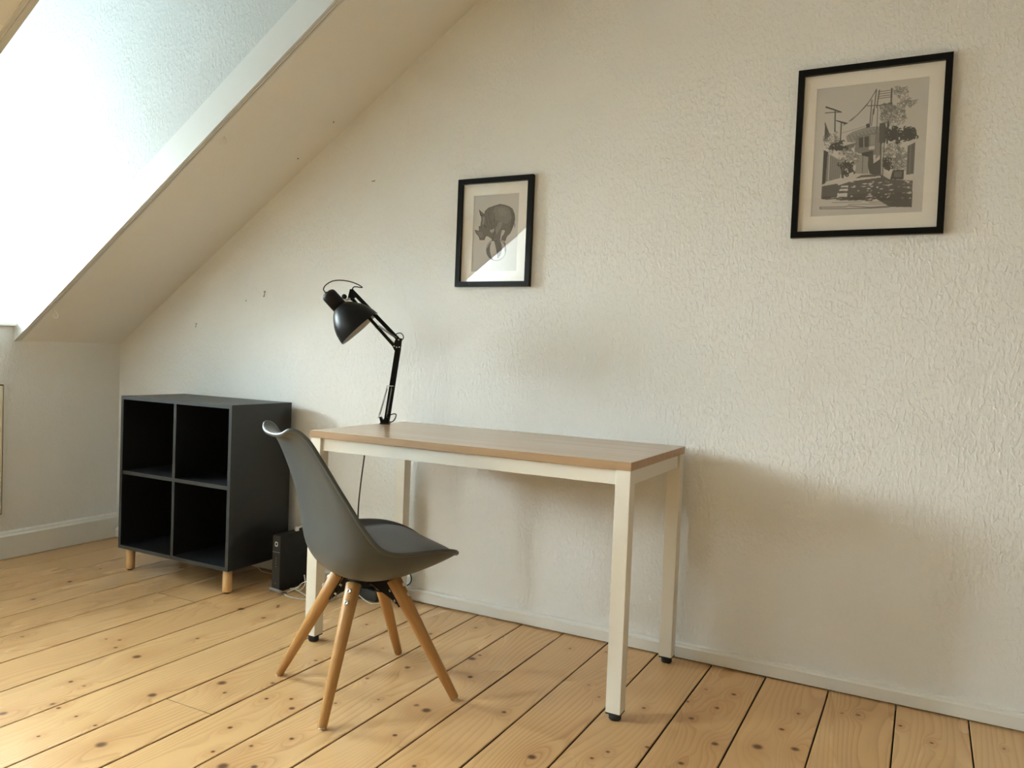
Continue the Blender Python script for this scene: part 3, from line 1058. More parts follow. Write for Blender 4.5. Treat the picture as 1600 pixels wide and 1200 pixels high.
# upper arm: two parallel bars
bm = bmesh.new()
add_bar(bm, P3(0.046, 0.334), P3(-0.154, 0.5285), 0.0130, 0.010, (0, 1, 0), 0, 0.001)
add_bar(bm, P3(0.027, 0.310), P3(-0.150, 0.495), 0.0100, 0.010, (0, 1, 0), 0, 0.001)
obj('upper_arm', bm, 'black_soft', lamp)
bm = bmesh.new()
coil(bm, P3(-0.043, 0.3925, -0.010), P3(0.036, 0.3435, -0.010), 0.0036, 22, 0.0012)
obj('spring', bm, 'spring', lamp)
bm = bmesh.new()
coil(bm, P3(-0.062, 0.393, 0.010), P3(0.030, 0.318, 0.010), 0.0032, 22, 0.0011)
obj('spring', bm, 'spring', lamp)
bm = bmesh.new()
for y in (-0.0085, 0.0055):
    add_prism(bm, [P3(-0.158, 0.532, y), P3(-0.145, 0.530, y), P3(-0.138, 0.500, y), P3(-0.152, 0.486, y), P3(-0.166, 0.494, y)], (0, 0.003, 0))
obj('head_plate', bm, 'black_soft', lamp)
# head
HY = -0.045
rim = P3(-0.1065, 0.3754, HY)
axis = Vector((0.1271, 0.0, -0.1303)).normalized()
axis = (axis + Vector((0, 0.055, 0))).normalized()
bm = bmesh.new()
prof = [(0, 0.0924), (-0.010, 0.0912), (-0.020, 0.0895), (-0.038, 0.0855), (-0.054, 0.0790), (-0.068, 0.0715), (-0.080, 0.0632), (-0.092, 0.0545), (-0.101, 0.0465), (-0.109, 0.0380), (-0.1145, 0.0305)]
add_lathe(bm, prof, rim, axis, 48)
inner = [(d + 0.0015 if i else d, r - 0.0016) for i, (d, r) in enumerate(prof)]
add_lathe(bm, inner + [(-0.112, 0.0)], rim, axis, 48, 1)
add_lathe(bm, [(0, 0.0924), (0.0006, 0.0916), (0, 0.0908)], rim, axis, 48, 0)
shade = obj('lamp_shade', bm, ['black_soft', 'reflector'], lamp)
bm = bmesh.new()
add_lathe(bm, [(-0.113, 0.0), (-0.113, 0.0300), (-0.170, 0.0300), (-0.178, 0.0290), (-0.184, 0.0255), (-0.188, 0.0185), (-0.189, 0.0)], rim, axis, 32)
obj('socket', bm, 'black_plastic', lamp)
bm = bmesh.new()
add_lathe(bm, [(-0.06, 0.0), (-0.058, 0.014), (-0.048, 0.026), (-0.035, 0.030), (-0.065, 0.026), (-0.09, 0.014), (-0.108, 0.013)], rim, axis, 20)
bm.free()
bm = bmesh.new()
add_bar(bm, P3(-0.152, 0.495), P3(-0.168, 0.487, -0.02), 0.009, 0.010, (0, 1, 0.01))
add_tube(bm, [P3(-0.168, 0.487, -0.002), P3(-0.168, 0.487, -0.035)], 0.004, 10)
obj('head_joint', bm, 'steel', lamp)
bm = bmesh.new()
add_lathe(bm, [(0, 0.0), (0, 0.010), (0.008, 0.010), (0.010, 0.008), (0.010, 0)], P3(-0.176, 0.499, -0.016), (-0.2, -1, 0.2), 12)
obj('knob', bm, 'black_plastic', lamp)
bm = bmesh.new()
add_tube(bm, catmull([P3(-0.2405, 0.503, HY + 0.002), P3(-0.2485, 0.5144, HY), P3(-0.2541, 0.5248, HY), P3(-0.2467, 0.541, HY + 0.005), P3(-0.2259, 0.5563, HY + 0.010),
                      P3(-0.2022, 0.5626, HY + 0.016), P3(-0.173, 0.5624, HY + 0.022), P3(-0.1436, 0.557, HY + 0.03), P3(-0.1193, 0.5473, HY + 0.035),
                      P3(-0.1098, 0.5398, -0.005), P3(-0.1218, 0.5406, 0.0), P3(-0.1404, 0.5425, 0.002), P3(-0.1482, 0.5369, 0.001), P3(-0.152, 0.527, 0.0)], 5), 0.0022, 7)
obj('head_cable', bm, 'rubber', lamp)
bm = bmesh.new()
add_lathe(bm, [(0, 0.0065), (0.012, 0.005), (0.012, 0)], P3(-0.2385, 0.5035, HY + 0.002), (-0.6, 0, 0.8), 10)
obj('cable_gland', bm, 'rubber', lamp)
bm = bmesh.new()
add_tube(bm, catmull([P3(0.022, 0.352), P3(0.0253, 0.3569), P3(0.0391, 0.3645), P3(0.0509, 0.3638), P3(0.0594, 0.3536), P3(0.0587, 0.3419), P3(0.0541, 0.337), P3(0.050, 0.325)], 5), 0.0020, 7)
obj('elbow_cable', bm, 'rubber', lamp)
bm = bmesh.new()
add_tube(bm, catmull([P3(0.008, 0.028), P3(0.0188, 0.0363), P3(0.0341, 0.0412, 0.004), P3(0.0411, 0.0363, 0.006), P3(0.0365, 0.0207, 0.008), P3(0.0266, 0.0092, 0.008), P3(0.012, 0.0072, 0.006)], 5), 0.0022, 7)
obj('base_cable', bm, 'rubber', lamp)

# ------------------------------------------------------------------ pictures on the wall


class Sheet:
    """a small drawing surface; 0 ink black, 1 bare paper"""

    def __init__(self, w, h, paper, corners):
        self.w, self.h = w, h
        self.a = np.full((h, w), paper, float)
        self.c = [np.array(c, float) for c in corners]      # TL TR BR BL in the drawing's own units
        self.yy, self.xx = np.mgrid[0:h, 0:w]

    def uv(self, p):
        p = np.array(p, float)
        u, v = 0.5, 0.5
        tl, tr, br, bl = self.c
        for _ in range(12):
            q = (1 - u) * (1 - v) * tl + u * (1 - v) * tr + u * v * br + (1 - u) * v * bl
            du = (1 - v) * (tr - tl) + v * (br - bl)
            dv = (1 - u) * (bl - tl) + u * (br - tr)
            e_ = p - q
            det = du[0] * dv[1] - du[1] * dv[0]
            u += (e_[0] * dv[1] - e_[1] * dv[0]) / det
            v += (du[0] * e_[1] - du[1] * e_[0]) / det
        return u * (self.w - 1), v * (self.h - 1)

    def mask(self, pts):
        q = [self.uv(p) for p in pts]
        m = np.zeros((self.h, self.w), bool)
        n = len(q)
        for i in range(n):
            (x1, y1), (x2, y2) = q[i], q[(i + 1) % n]
            if y1 == y2:
                continue
            c = ((self.yy >= min(y1, y2)) & (self.yy < max(y1, y2)))
            xi = x1 + (self.yy - y1) * (x2 - x1) / (y2 - y1)
            m ^= c & (self.xx < xi)
        return m

    def fill(self, pts, g, noise=0.0, alpha=1.0, seed=1):
        m = self.mask(pts)
        val = g + (np.random.RandomState(seed).rand(self.h, self.w) - 0.5) * noise
        self.a[m] = (self.a * (1 - alpha) + np.clip(val, 0, 1) * alpha)[m]

    def line(self, pts, g, w=1.0, alpha=1.0):
        q = [self.uv(p) for p in pts]
        for (x1, y1), (x2, y2) in zip(q, q[1:]):
            x0, x3 = int(max(0, min(x1, x2) - w - 2)), int(min(self.w, max(x1, x2) + w + 3))
            y0, y3 = int(max(0, min(y1, y2) - w - 2)), int(min(self.h, max(y1, y2) + w + 3))
            if x0 >= x3 or y0 >= y3:
                continue
            X, Y = self.xx[y0:y3, x0:x3], self.yy[y0:y3, x0:x3]
            L2 = (x2 - x1) ** 2 + (y2 - y1) ** 2 or 1e-9
            t = np.clip(((X - x1) * (x2 - x1) + (Y - y1) * (y2 - y1)) / L2, 0, 1)
            d = np.hypot(X - x1 - t * (x2 - x1), Y - y1 - t * (y2 - y1))
            k = np.clip(w / 2 + 0.5 - d, 0, 1) * alpha
            s = self.a[y0:y3, x0:x3]
            self.a[y0:y3, x0:x3] = s * (1 - k) + g * k

    def scribble(self, cx, cy, rx, ry, n, g, w, seed, step=9):
        r = random.Random(seed)
        for _ in range(n):
            a_, k = r.uniform(0, 6.283), math.sqrt(r.random())
            x, y = cx + rx * k * math.cos(a_), cy + ry * k * math.sin(a_)
            th_ = r.uniform(0, 6.283)
            pts = [(x, y)]
            for _k in range(4):
                th_ += r.uniform(0.5, 1.5)
                x += step * math.cos(th_)
                y += step * math.sin(th_)
                pts.append((x, y))
            self.line(pts, g, w)

    def mesh(self, name, x0, x1, z0, z1, y, parent, tint):
        """print lying on its paper: vertex k carries the ink tone at its place"""
        h, w = self.h, self.w
        xs = np.linspace(x0, x1, w)
        zs = np.linspace(z1, z0, h)
        X, Z = np.meshgrid(xs, zs)
        V = np.stack([X, np.full_like(X, y), Z], -1).reshape(-1, 3)
        idx = np.arange(h * w).reshape(h, w)
        F = np.stack([idx[:-1, :-1], idx[1:, :-1], idx[1:, 1:], idx[:-1, 1:]], -1).reshape(-1, 4)
        me = bpy.data.meshes.new(name)
        me.vertices.add(len(V))
        me.vertices.foreach_set('co', V.ravel())
        me.loops.add(F.size)
        me.loops.foreach_set('vertex_index', F.ravel())
        me.polygons.add(len(F))
        me.polygons.foreach_set('loop_start', np.arange(0, F.size, 4))
        me.polygons.foreach_set('loop_total', np.full(len(F), 4))
        me.update()
        at = me.color_attributes.new('ink', 'FLOAT_COLOR', 'POINT')
        g = self.a.reshape(-1, 1)
        rgba = np.concatenate([g * np.array(tint), np.ones_like(g)], 1).astype(np.float32)
        at.data.foreach_set('color', rgba.ravel())
        me.materials.append(M['print'])
        o = bpy.data.objects.new(name, me)
        COL.objects.link(o)
        o.parent = parent
        return o


def picture(name, label, x0, x1, z0, z1, fw, win, sheet, tint, tilt=0.0, bow=0.0):
    """win = print's edges inside the mount: left, right, bottom, top (absolute x and z)"""
    cx, cz = (x0 + x1) / 2, (z0 + z1) / 2
    t = thing(name, label, 'picture', (cx, 0, cz), 0)
    hw, hh = (x1 - x0) / 2, (z1 - z0) / 2
    dp = 0.020
    bm = bmesh.new()
    # mitred frame
    O = [(-hw, -hh), (hw, -hh), (hw, hh), (-hw, hh)]
    I = [(-hw + fw, -hh + fw), (hw - fw, -hh + fw), (hw - fw, hh - fw), (-hw + fw, hh - fw)]
    for k in range(4):
        k2 = (k + 1) % 4
        quad = [O[k], O[k2], I[k2], I[k]]
        prism = [(q[0], -0.002, q[1]) for q in quad]
        add_prism(bm, prism, (0, -dp, 0))
    ed = [e_ for e_ in bm.edges if abs(e_.verts[0].co.y + 0.002 + dp) < 1e-5 and abs(e_.verts[1].co.y + 0.002 + dp) < 1e-5]
    obj('frame', bm, 'black', t)
    box_obj('backing', (-hw + fw, -0.006, -hh + fw), (hw - fw, -0.002, hh - fw), 'mount', t)
    l_, r_, b_, tp = win[0] - cx, win[1] - cx, win[2] - cz, win[3] - cz
    bm = bmesh.new()
    xi, zi = hw - fw, hh - fw
    for lo, hi in (((-xi, b_ - 1, 0), (l_, 0, 0)),):
        pass
    for a in ((-xi, l_, -zi, zi), (r_, xi, -zi, zi), (l_, r_, -zi, b_), (l_, r_, tp, zi)):
        add_box(bm, (a[0], -0.0085, a[2]), (a[1], -0.006, a[3]))
    obj('mount', bm, 'mount', t)
    sheet.mesh('print', l_, r_, b_, tp, -0.0063, t, tint)
    # clear acrylic sheet, slightly bowed
    bm = bmesh.new()
    n = 16
    g = []
    for i in range(n + 1):
        row = []
        for j in range(n + 1):
            a, b = -1 + 2 * i / n, -1 + 2 * j / n
            row.append(bm.verts.new((a * xi, -0.0120 - bow * (1 - a * a) * (1 - b * b), b * zi)))
        g.append(row)
    for i in range(n):
        for j in range(n):
            f = bm.faces.new((g[i][j], g[i + 1][j], g[i + 1][j + 1], g[i][j + 1]))
            f.smooth = True
    obj('glazing', bm, 'picture_glass', t)
    return t


PAPER = 0.62
# --- rhinoceros balancing on a striped ball
sh = Sheet(190, 300, PAPER, ((243, 285), (665, 245), (660, 975), (250, 998)))
ball = [(470 + 90 * math.cos(a * math.pi / 24), 785 + 100 * math.sin(a * math.pi / 24)) for a in range(48)]
sh.fill(ball, 0.62, 0.04)
sh.fill([(425, 705), (400, 735), (382, 780), (388, 830), (420, 872), (452, 886), (428, 850), (414, 800), (412, 755)], 0.17, 0.08)
sh.fill([(448, 700), (500, 690), (518, 730), (524, 790), (512, 835), (486, 868), (478, 820), (462, 750)], 0.17, 0.08)
sh.fill([(535, 690), (552, 720), (560, 775), (552, 820), (548, 790), (545, 740)], 0.2, 0.08)
sh.line(ball + [ball[0]], 0.14, 2.2)
body = [(297, 415), (322, 437), (347, 455), (352, 425), (380, 395), (430, 375), (490, 355), (535, 362), (575, 375), (605, 395), (625, 440), (631, 490),
        (622, 540), (606, 590), (590, 625), (562, 655), (550, 697), (515, 690), (522, 655), (536, 640), (550, 598), (520, 590), (510, 605), (505, 640),
        (503, 680), (478, 692), (468, 702), (430, 700), (428, 682), (400, 662), (385, 655), (365, 662), (357, 693), (315, 695), (303, 662), (277, 636),
        (263, 607), (282, 607), (305, 615), (300, 568), (316, 570), (318, 540), (323, 500), (315, 465)]
sh.fill(body, 0.19, 0.10, seed=3)
sh.fill([(440, 385), (500, 365), (560, 380), (590, 420), (600, 480), (560, 540), (500, 520), (450, 500), (430, 440)], 0.25, 0.08, seed=4)
sh.fill([(470, 400), (520, 390), (560, 430), (540, 470), (480, 460)], 0.30, 0.07, 0.8, seed=5)
sh.fill([(480, 525), (520, 520), (515, 560), (490, 600), (470, 640), (455, 600)], 0.33, 0.08, 0.8, seed=6)
sh.fill([(330, 470), (352, 480), (350, 540), (330, 560)], 0.34, 0.08, 0.8, seed=7)
sh.fill([(405, 605), (440, 585), (442, 610), (425, 628)], PAPER)
sh.fill([(510, 610), (545, 600), (535, 630), (515, 648)], PAPER)
sh.fill([(285, 615), (330, 625), (345, 655), (320, 680)], 0.27, 0.1, 0.7, seed=8)
for k in range(46):
    rr = random.Random(k)
    x, y = rr.uniform(330, 600), rr.uniform(390, 600)
    sh.line([(x, y), (x + rr.uniform(-8, 8), y + rr.uniform(25, 60))], rr.choice((0.10, 0.12, 0.3)), 0.9, 0.6)
sh.fill([(560, 380), (625, 440), (631, 500), (600, 600), (590, 560), (605, 480), (590, 420)], 0.13, 0.06, 0.7, seed=9)
sh.line(body + [body[0]], 0.08, 1.8)
sh.line([(297, 415), (310, 465), (345, 470)], 0.07, 2.2)
sh.line([(385, 440), (395, 500), (420, 560), (430, 620)], 0.09, 1.8)
sh.line([(360, 470), (375, 530), (400, 580)], 0.10, 1.4)
sh.line([(440, 440), (445, 520), (440, 580)], 0.10, 1.6)
sh.line([(455, 600), (440, 650), (432, 698)], 0.08, 2.0)
sh.line([(350, 560), (370, 575)], 0.04, 2.6)
sh.line([(620, 520), (633, 540), (632, 568)], 0.10, 2.0)
picture('framed_rhino_print', 'small black framed print of a rhino on a striped ball', -1.722, -1.3845, 1.323, 1.7555, 0.021,
        (-1.653, -1.4485, 1.3855, 1.689), sh, (1.0, 0.965, 0.92), bow=0.0012)

# --- street with house, poles and trees
st = Sheet(250, 330, PAPER, ((75, 160), (892, 45), (858, 1085), (42, 1143)))
K = 0.10
st.fill([(135, 600), (150, 540), (200, 470), (250, 560), (240, 640), (270, 690), (350, 600), (400, 650), (390, 760), (330, 830), (250, 860), (130, 880)], 0.66, 0.03)
st.fill([(610, 480), (800, 560), (790, 830), (740, 850), (620, 800), (570, 760), (560, 600)], 0.66, 0.03)
st.fill([(138, 408), (180, 512), (136, 555)], K, 0.05)
st.fill([(150, 640), (240, 690), (275, 722), (262, 838), (140, 875)], 0.30, 0.05)
for x in range(160, 270, 14):
    st.line([(x, 650 + (x - 150) * 0.6), (x - 4, 868 - (x - 150) * 0.28)], 0.18, 1.2)
st.fill([(132, 625), (168, 640), (160, 690), (150, 880), (124, 895)], 0.08, 0.05)
st.line([(178, 640), (172, 860)], 0.62, 1.6)
st.fill([(262, 722), (296, 730), (290, 840), (270, 838)], 0.12, 0.05)
# house
st.fill([(300, 515), (345, 480), (450, 440), (550, 432), (545, 490), (372, 512), (368, 560), (310, 560)], 0.34, 0.06)
for k in range(9):
    st.line([(320 + k * 26, 505 - k * 7), (345 + k * 26, 555 - k * 10)], 0.16, 1.2)
st.fill([(372, 512), (560, 470), (560, 642), (500, 655), (395, 645), (366, 625)], 0.25, 0.06)
st.fill([(395, 525), (468, 510), (470, 592), (398, 600)], 0.10, 0.05)
st.line([(432, 515), (434, 598)], 0.45, 1.4)
st.fill([(480, 500), (515, 495), (515, 575), (482, 580)], 0.36, 0.06)
st.fill([(470, 590), (515, 580), (512, 610), (470, 615)], 0.6, 0.05)
st.fill([(385, 655), (475, 650), (470, 800), (372, 800)], 0.36, 0.05)
st.line([(428, 660), (426, 798)], 0.14, 1.5)
st.fill([(420, 640), (500, 620), (505, 665), (470, 670), (420, 660)], 0.08, 0.05)
st.fill([(470, 660), (505, 640), (505, 720), (560, 680), (560, 812), (480, 800), (465, 740)], 0.10, 0.06)
st.fill([(545, 410), (585, 400), (600, 470), (590, 560), (545, 555)], 0.12, 0.06)
st.fill([(520, 560), (555, 560), (552, 650), (520, 690)], 0.28, 0.05)
st.fill([(250, 600), (372, 562), (360, 600), (270, 625)], 0.26, 0.08)
for k in range(7):
    st.line([(262 + k * 16, 612 - k * 4), (285 + k * 16, 590 - k * 4)], 0.1, 1.2)
# leaves
for cx, cy, rx, ry, n_, sd in ((195, 560, 55, 80, 70, 1), (320, 690, 65, 90, 120, 2), (640, 340, 95, 85, 150, 3), (690, 165, 55, 40, 40, 4), (745, 245, 65, 22, 36, 5),
                               (660, 640, 80, 80, 120, 6), (690, 720, 60, 50, 60, 7), (600, 290, 45, 40, 40, 8)):
    st.scribble(cx, cy, rx, ry, n_, 0.20, 1.1, sd)
for cx, cy, rx, ry, n_, sd in ((705, 500, 95, 40, 60, 11), (760, 480, 40, 35, 30, 12), (640, 480, 40, 55, 34, 13), (310, 760, 50, 60, 24, 14), (600, 720, 25, 40, 26, 15), (250, 600, 60, 30, 22, 16)):
    st.scribble(cx, cy, rx, ry, n_, 0.07, 3.0, sd, 11)
st.fill([(748, 580), (803, 548), (795, 792), (742, 802)], 0.16, 0.06)
st.line([(770, 575), (765, 790)], 0.3, 1.2)
st.fill([(645, 770), (725, 762), (725, 838), (630, 838)], 0.09, 0.05)
st.fill([(660, 780), (712, 775), (712, 820), (655, 822)], 0.18, 0.06)
# poles, lamps and wires
for a_, b_, w_ in (((215, 318), (215, 480), 3.0), ((263, 410), (258, 560), 2.8), ((518, 150), (500, 340), 2.2), ((540, 155), (522, 290), 2.4), ((486, 232), (474, 430), 2.2), ((498, 300), (486, 430), 1.6),
                   ((628, 140), (625, 262), 3.2), ((608, 400), (602, 560), 4.0), ((585, 420), (575, 820), 2.0), ((560, 560), (560, 830), 5.0), ((530, 290), (525, 480), 1.6)):
    st.line([a_, b_], 0.09, w_)
st.line([(566, 570), (566, 820)], 0.42, 3.0)
for y in (160, 178, 196, 212):
    st.line([(530, y + 8), (632, y - 8)], 0.11, 1.5)
st.line([(527, 275), (632, 252)], 0.09, 2.4)
st.fill([(142, 288), (158, 292), (270, 328), (258, 334), (140, 300)], 0.07)
st.line([(140, 340), (215, 332), (262, 330)], 0.09, 2.2)
st.fill([(222, 392), (250, 398), (312, 412), (290, 424), (260, 412), (222, 400)], 0.07)
st.line([(275, 432), (312, 412)], 0.1, 1.6)
st.line([(516, 152), (470, 240), (430, 290), (380, 350), (320, 400)], 0.10, 1.8)
st.line([(510, 165), (450, 272), (390, 340), (335, 395)], 0.14, 1.4)
st.line([(455, 278), (520, 272)], 0.10, 2.0)
st.line([(270, 490), (350, 465), (450, 430)], 0.2, 1.0)
st.fill([(446, 420), (466, 410), (476, 440), (450, 448)], 0.08)
# road
st.fill([(125, 905), (250, 880), (330, 862), (420, 812), (560, 800), (620, 838), (790, 845), (785, 1050), (630, 1052), (520, 985), (330, 1012), (250, 985), (120, 1004)], 0.14, 0.05)
st.fill([(240, 880), (330, 842), (560, 815), (560, 826), (340, 862), (250, 895)], 0.64)
rr = random.Random(5)
for k in range(60):
    x, y = rr.uniform(330, 770), rr.uniform(850, 985)
    L_ = rr.uniform(10, 48)
    st.fill([(x, y), (x + L_ * 0.6, y - rr.uniform(4, 8)), (x + L_, y - 3), (x + L_ * 0.5, y + 5)], rr.choice((0.6, 0.62, 0.3)))
for x0_, x1_, y0_, y1_ in ((268, 325, 898, 910), (256, 322, 922, 938), (240, 318, 956, 984)):
    st.fill([(x0_ + 4, y0_), (x1_, y0_ - 3), (x1_ - 2, y1_ - 2), (x0_, y1_)], 0.66)
for k in range(40):
    x = rr.uniform(120, 640)
    y = rr.uniform(985, 1010)
    st.line([(x, y), (x + rr.uniform(15, 60), y - rr.uniform(2, 9))], 0.12, 2.2)
for y, xa, xb in ((1030, 205, 420), (1020, 480, 660), (1040, 330, 620)):
    st.line([(xa, y), (xb, y - 12)], 0.2, 1.3)
st.line([(114, 1068), (300, 1060), (330, 1052), (490, 1060), (620, 1046)], 0.14, 1.8)
st.line([(114, 1080), (300, 1074), (500, 1064), (625, 1054)], 0.10, 1.8)
st.line([(114, 1066), (114, 1082)], 0.10, 1.8)
picture('framed_street_print', 'large black framed ink drawing of a street with a house and poles', -0.424, 0.0215, 1.477, 2.0235, 0.020,
        (-0.3655, -0.040, 1.547, 1.961), st, (1.0, 0.965, 0.92), bow=0.0006)

# ------------------------------------------------------------------ router, cables and boxes on the floor
router = thing('router', 'upright black router with a white emblem on the floor by the shelf', 'router', (-2.435, -0.14, 0))
bm = bmesh.new()
add_box(bm, (-0.022, -0.098, 0.006), (0.022, 0.098, 0.243), None, 0.003)
obj('case', bm, 'black_plastic', router)
bm = bmesh.new()
add_box(bm, (-0.0215, -0.1005, 0.008), (0.0215, -0.098, 0.241), None, 0.001)
obj('front_panel', bm, 'dark_plastic', router)
bm = bmesh.new()
add_box(bm, (-0.026, -0.09, 0.0), (0.026, 0.09, 0.006), None, 0.002)
obj('stand', bm, 'black_plastic', router)
box_obj('seam', (-0.0205, -0.1012, 0.169), (0.0205, -0.1005, 0.1705), 'grey_plastic', router)
bm = bmesh.new()
outer_ = [(0.0085 * math.copysign(abs(math.cos(a)) ** 0.5, math.cos(a)), 0.0105 * math.copysign(abs(math.sin(a)) ** 0.5, math.sin(a))) for a in [2 * math.pi * k / 24 for k in range(24)]]
va_, vb_ = [bm.verts.new((x, -0.1010, 0.2045 + z)) for x, z in outer_], [bm.verts.new((x * 0.55, -0.1010, 0.2045 + z * 0.55)) for x, z in outer_]
for k in range(24):
    bm.faces.new((va_[k], va_[(k + 1) % 24], vb_[(k + 1) % 24], vb_[k]))
obj('emblem', bm, 'logo', router)
for z in (0.143, 0.131, 0.120, 0.107, 0.034):
    bm = bmesh.new()
    add_lathe(bm, [(0, 0.0022), (0.0006, 0.0022), (0.0006, 0)], (0.0, -0.1005, z), (0, -1, 0), 8)
    obj('indicator', bm, 'led', router)
bm = bmesh.new()
add_box(bm, (0.004, 0.004, 0.243), (0.016, 0.020, 0.262), None, 0.002)
add_tube(bm, catmull([(0.010, 0.018, 0.255), (0.012, 0.06, 0.262), (0.016, 0.09, 0.22), (0.012, 0.12, 0.15)], 6), 0.003, 7)
obj('top_plug', bm, 'white_plastic', router)


def cable(name, label, pts, r, m, group=None):
    bm = bmesh.new()
    add_tube(bm, catmull(pts, 7), r, 7)
    return tag(obj(name, bm, m), label, 'cable', group)


cr = 0.0024
cable('white_cable', 'white cable looping on the floor between the router and desk leg',
      [(-2.392, -0.195, 0.008), (-2.365, -0.20, 0.012), (-2.31, -0.205, cr), (-2.25, -0.235, cr), (-2.26, -0.262, cr), (-2.33, -0.268, cr), (-2.372, -0.250, cr), (-2.370, -0.225, 0.006), (-2.345, -0.20, 0.024),
       (-2.325, -0.20, 0.042), (-2.305, -0.20, 0.053), (-2.28, -0.195, 0.056), (-2.25, -0.18, 0.04), (-2.22, -0.15, 0.01)], cr, 'white_cable')
cable('white_cable', 'white cable rising up off the floor beside the router',
      [(-2.316, -0.194, 0.080), (-2.312, -0.194, 0.062), (-2.311, -0.193, 0.050), (-2.314, -0.193, 0.034), (-2.330, -0.194, 0.016), (-2.350, -0.192, 0.006), (-2.375, -0.18, cr), (-2.385, -0.15, cr)], cr, 'white_cable')
cable('white_cable', 'thin white cable bending down to the floor in front of the left desk leg',
      [(-2.305, -0.186, 0.046), (-2.299, -0.186, 0.036), (-2.290, -0.186, 0.028), (-2.27, -0.18, 0.012), (-2.24, -0.14, cr), (-2.18, -0.155, cr)], cr * 0.8, 'white_cable')
cable('white_cable', 'pale cable leaving the router to the left behind the shelf',
      [(-2.42, -0.025, 0.03), (-2.47, -0.03, 0.006), (-2.56, -0.055, cr), (-2.638, -0.062, 0.004), (-2.69, -0.064, 0.006), (-2.72, -0.06, 0.018)], cr, 'white_cable')
cable('white_cable', 'white cable tangled under the desk behind the left chair legs',
      [(-2.29, -0.14, 0.06), (-2.264, -0.13, 0.079), (-2.241, -0.13, 0.091), (-2.215, -0.13, 0.090), (-2.190, -0.135, 0.090), (-2.165, -0.14, 0.088), (-2.12, -0.145, 0.070), (-2.06, -0.15, 0.03), (-2.0, -0.145, cr), (-1.96, -0.12, cr)], cr, 'white_cable')
cable('white_cable', 'second white cable in the tangle under the desk, hanging lower',
      [(-2.225, -0.126, 0.086), (-2.199, -0.124, 0.078), (-2.210, -0.126, 0.062), (-2.237, -0.13, 0.040), (-2.27, -0.135, 0.015), (-2.30, -0.13, cr), (-2.27, -0.10, 0.02), (-2.231, -0.118, 0.053), (-2.219, -0.125, 0.040), (-2.229, -0.135, 0.019), (-2.24, -0.145, cr)], cr, 'white_cable')
# ferrite sleeve lying before the router
fer = thing('cable_sleeve', 'short grey tube on a thin cable lying before the router', 'cable', (-2.42, -0.248, 0))
bm = bmesh.new()
add_tube(bm, [(-0.040, 0.006, 0.0075), (0.036, -0.008, 0.0075)], 0.0075, 12)
obj('sleeve', bm, 'grey_plastic', fer)
bm = bmesh.new()
add_tube(bm, catmull([(-0.040, 0.006, 0.0075), (-0.052, 0.010, 0.012), (-0.054, 0.022, 0.030), (-0.050, 0.03, 0.045), (-0.040, 0.036, 0.055)], 6), 0.0018, 6)
obj('lead', bm, 'grey_plastic', fer)
bm = bmesh.new()
add_tube(bm, catmull([(0.036, -0.008, 0.0075), (0.046, -0.010, 0.0075), (0.050, 0.0, 0.006), (0.046, 0.012, 0.004), (0.044, 0.03, 0.003)], 6), 0.0022, 6)
obj('lead', bm, 'rubber', fer)
# white adapter, dark power strip
tag(box_obj('power_adapter', (-2.235, -0.255, 0.0), (-2.150, -0.170, 0.032), 'white_plastic', None, 0.004), 'small white adapter box on the floor behind the left chair leg', 'adapter')
ps = thing('power_strip', 'dark grey power strip on the floor against the wall under the desk', 'power strip', (-2.075, -0.087, 0))
bm = bmesh.new()
add_box(bm, (-0.085, -0.032, 0.0), (0.085, 0.032, 0.046), None, 0.005)
obj('housing', bm, 'dark_plastic', ps)
for k, x in enumerate((0.015, 0.058)):
    bm = bmesh.new()
    add_box(bm, (x - 0.018, -0.020, 0.046), (x + 0.018, 0.020, 0.074), None, 0.006)
    add_lathe(bm, [(0, 0.010), (0.02, 0.006), (0.02, 0)], (x, -0.018, 0.062), (0, -1, 0.2), 10)
    obj('plug', bm, 'black_plastic', ps)
# the lamp's lead
cable('lamp_cable', 'thin black lamp cable hanging from the desk down to the floor', [(-1.975, -0.24, 0.70), (-1.985, -0.235, 0.62), (-2.005, -0.225, 0.52), (-2.022, -0.215, 0.40), (-2.028, -0.20, 0.28), (-2.02, -0.17, 0.16), (-2.035, -0.13, 0.10), (-2.018, -0.113, 0.072)], 0.003, 'rubber')
cable('black_cable', 'short black cable bulging from behind the rear desk leg', [(-1.925, -0.024, 0.125), (-1.905, -0.006, 0.112), (-1.893, -0.006, 0.09), (-1.902, -0.006, 0.066), (-1.925, -0.024, 0.055)], 0.0026, 'rubber')


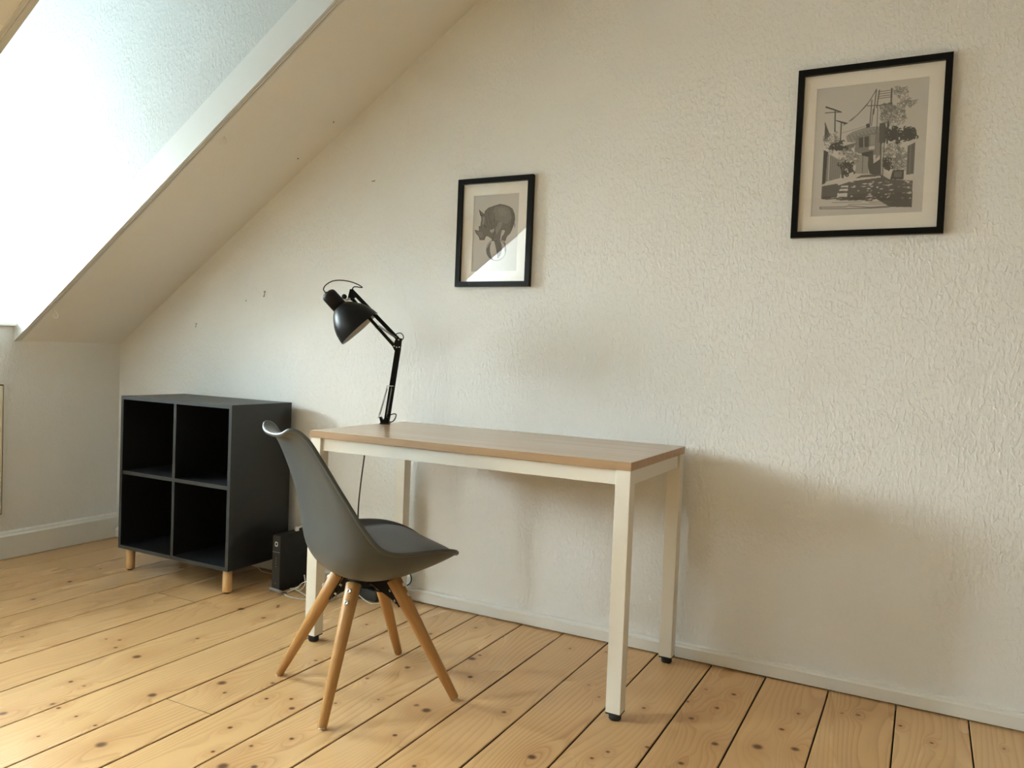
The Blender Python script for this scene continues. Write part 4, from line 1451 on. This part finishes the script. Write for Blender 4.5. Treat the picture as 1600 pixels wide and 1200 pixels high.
# ------------------------------------------------------------------ hooks, nails and marks
def hook(name, label, pos, outw, down, size, closed, parent_m='white_plastic'):
    """screw hook: a short shank out of the surface that bends round"""
    o, n_, d_ = Vector(pos), Vector(outw).normalized(), Vector(down).normalized()
    bm = bmesh.new()
    pts = [o - n_ * 0.002, o + n_ * size * 0.5]
    side = n_.cross(d_).normalized()
    c = o + n_ * size * 0.5 + d_ * size
    for k in range(13 if closed else 10):
        a = k * math.pi / 7
        pts.append(c + (-d_ * math.cos(a) + n_ * math.sin(a) * 0.45 + side * math.sin(a) * 0.75) * size)
    add_tube(bm, pts, size * 0.17, 7)
    add_lathe(bm, [(0, 0), (0, size * 0.42), (size * 0.12, size * 0.3), (size * 0.12, 0)], o, n_, 12)
    return tag(obj(name, bm, parent_m), label, 'hook')


slope_n = (math.sin(PITCH), 0, -math.cos(PITCH))
slope_d = (-math.cos(PITCH) * 0.5, 0, -1)
hook('screw_hook', 'small white ring hook on the sloped ceiling, low down beside the dormer edge', (-3.601, -0.493, 1.176), slope_n, slope_d, 0.0145, True, 'hook_white')
hook('screw_hook', 'small white ring hook on the sloped ceiling, higher up beside the dormer edge', (-2.544, -0.479, 1.884), slope_n, slope_d, 0.0145, True, 'hook_white')
hook('screw_hook', 'small metal hook in the wall left of the lamp head', (-2.785, 0.0, 1.308), (0, -1, 0), (0, 0, -1), 0.012, False, 'spring')
hook('screw_hook', 'smallest metal hook in the wall above the shelf, below the slope', (-3.240, 0.0, 1.150), (0, -1, 0), (0, 0, -1), 0.009, False, 'spring')


def nail(label, pos, n_, r=0.0032):
    bm = bmesh.new()
    add_lathe(bm, [(-0.002, 0), (-0.002, r * 0.5), (0.003, r * 0.5), (0.003, r), (0.0045, r * 0.8), (0.0045, 0)], pos, n_, 10)
    return tag(obj('nail', bm, 'mark'), label, 'nail')


nail('tiny dark nail in the sloped ceiling, the upper of the two', (-2.325, -0.089, 2.031), slope_n)
nail('tiny dark nail in the sloped ceiling, the lower of the two', (-2.530, -0.081, 1.893), slope_n)
nail('tiny dark nail in the wall between the two wall hooks', (-2.903, 0.0, 1.265), (0, -1, 0), 0.0026)
bm = bmesh.new()
add_tube(bm, [(-2.176, -0.001, 1.784), (-2.160, -0.003, 1.784), (-2.157, -0.006, 1.786)], 0.0016, 7)
tag(obj('bent_nail', bm, 'mark'), 'tiny bent nail in the wall up left of the rhino picture', 'nail')
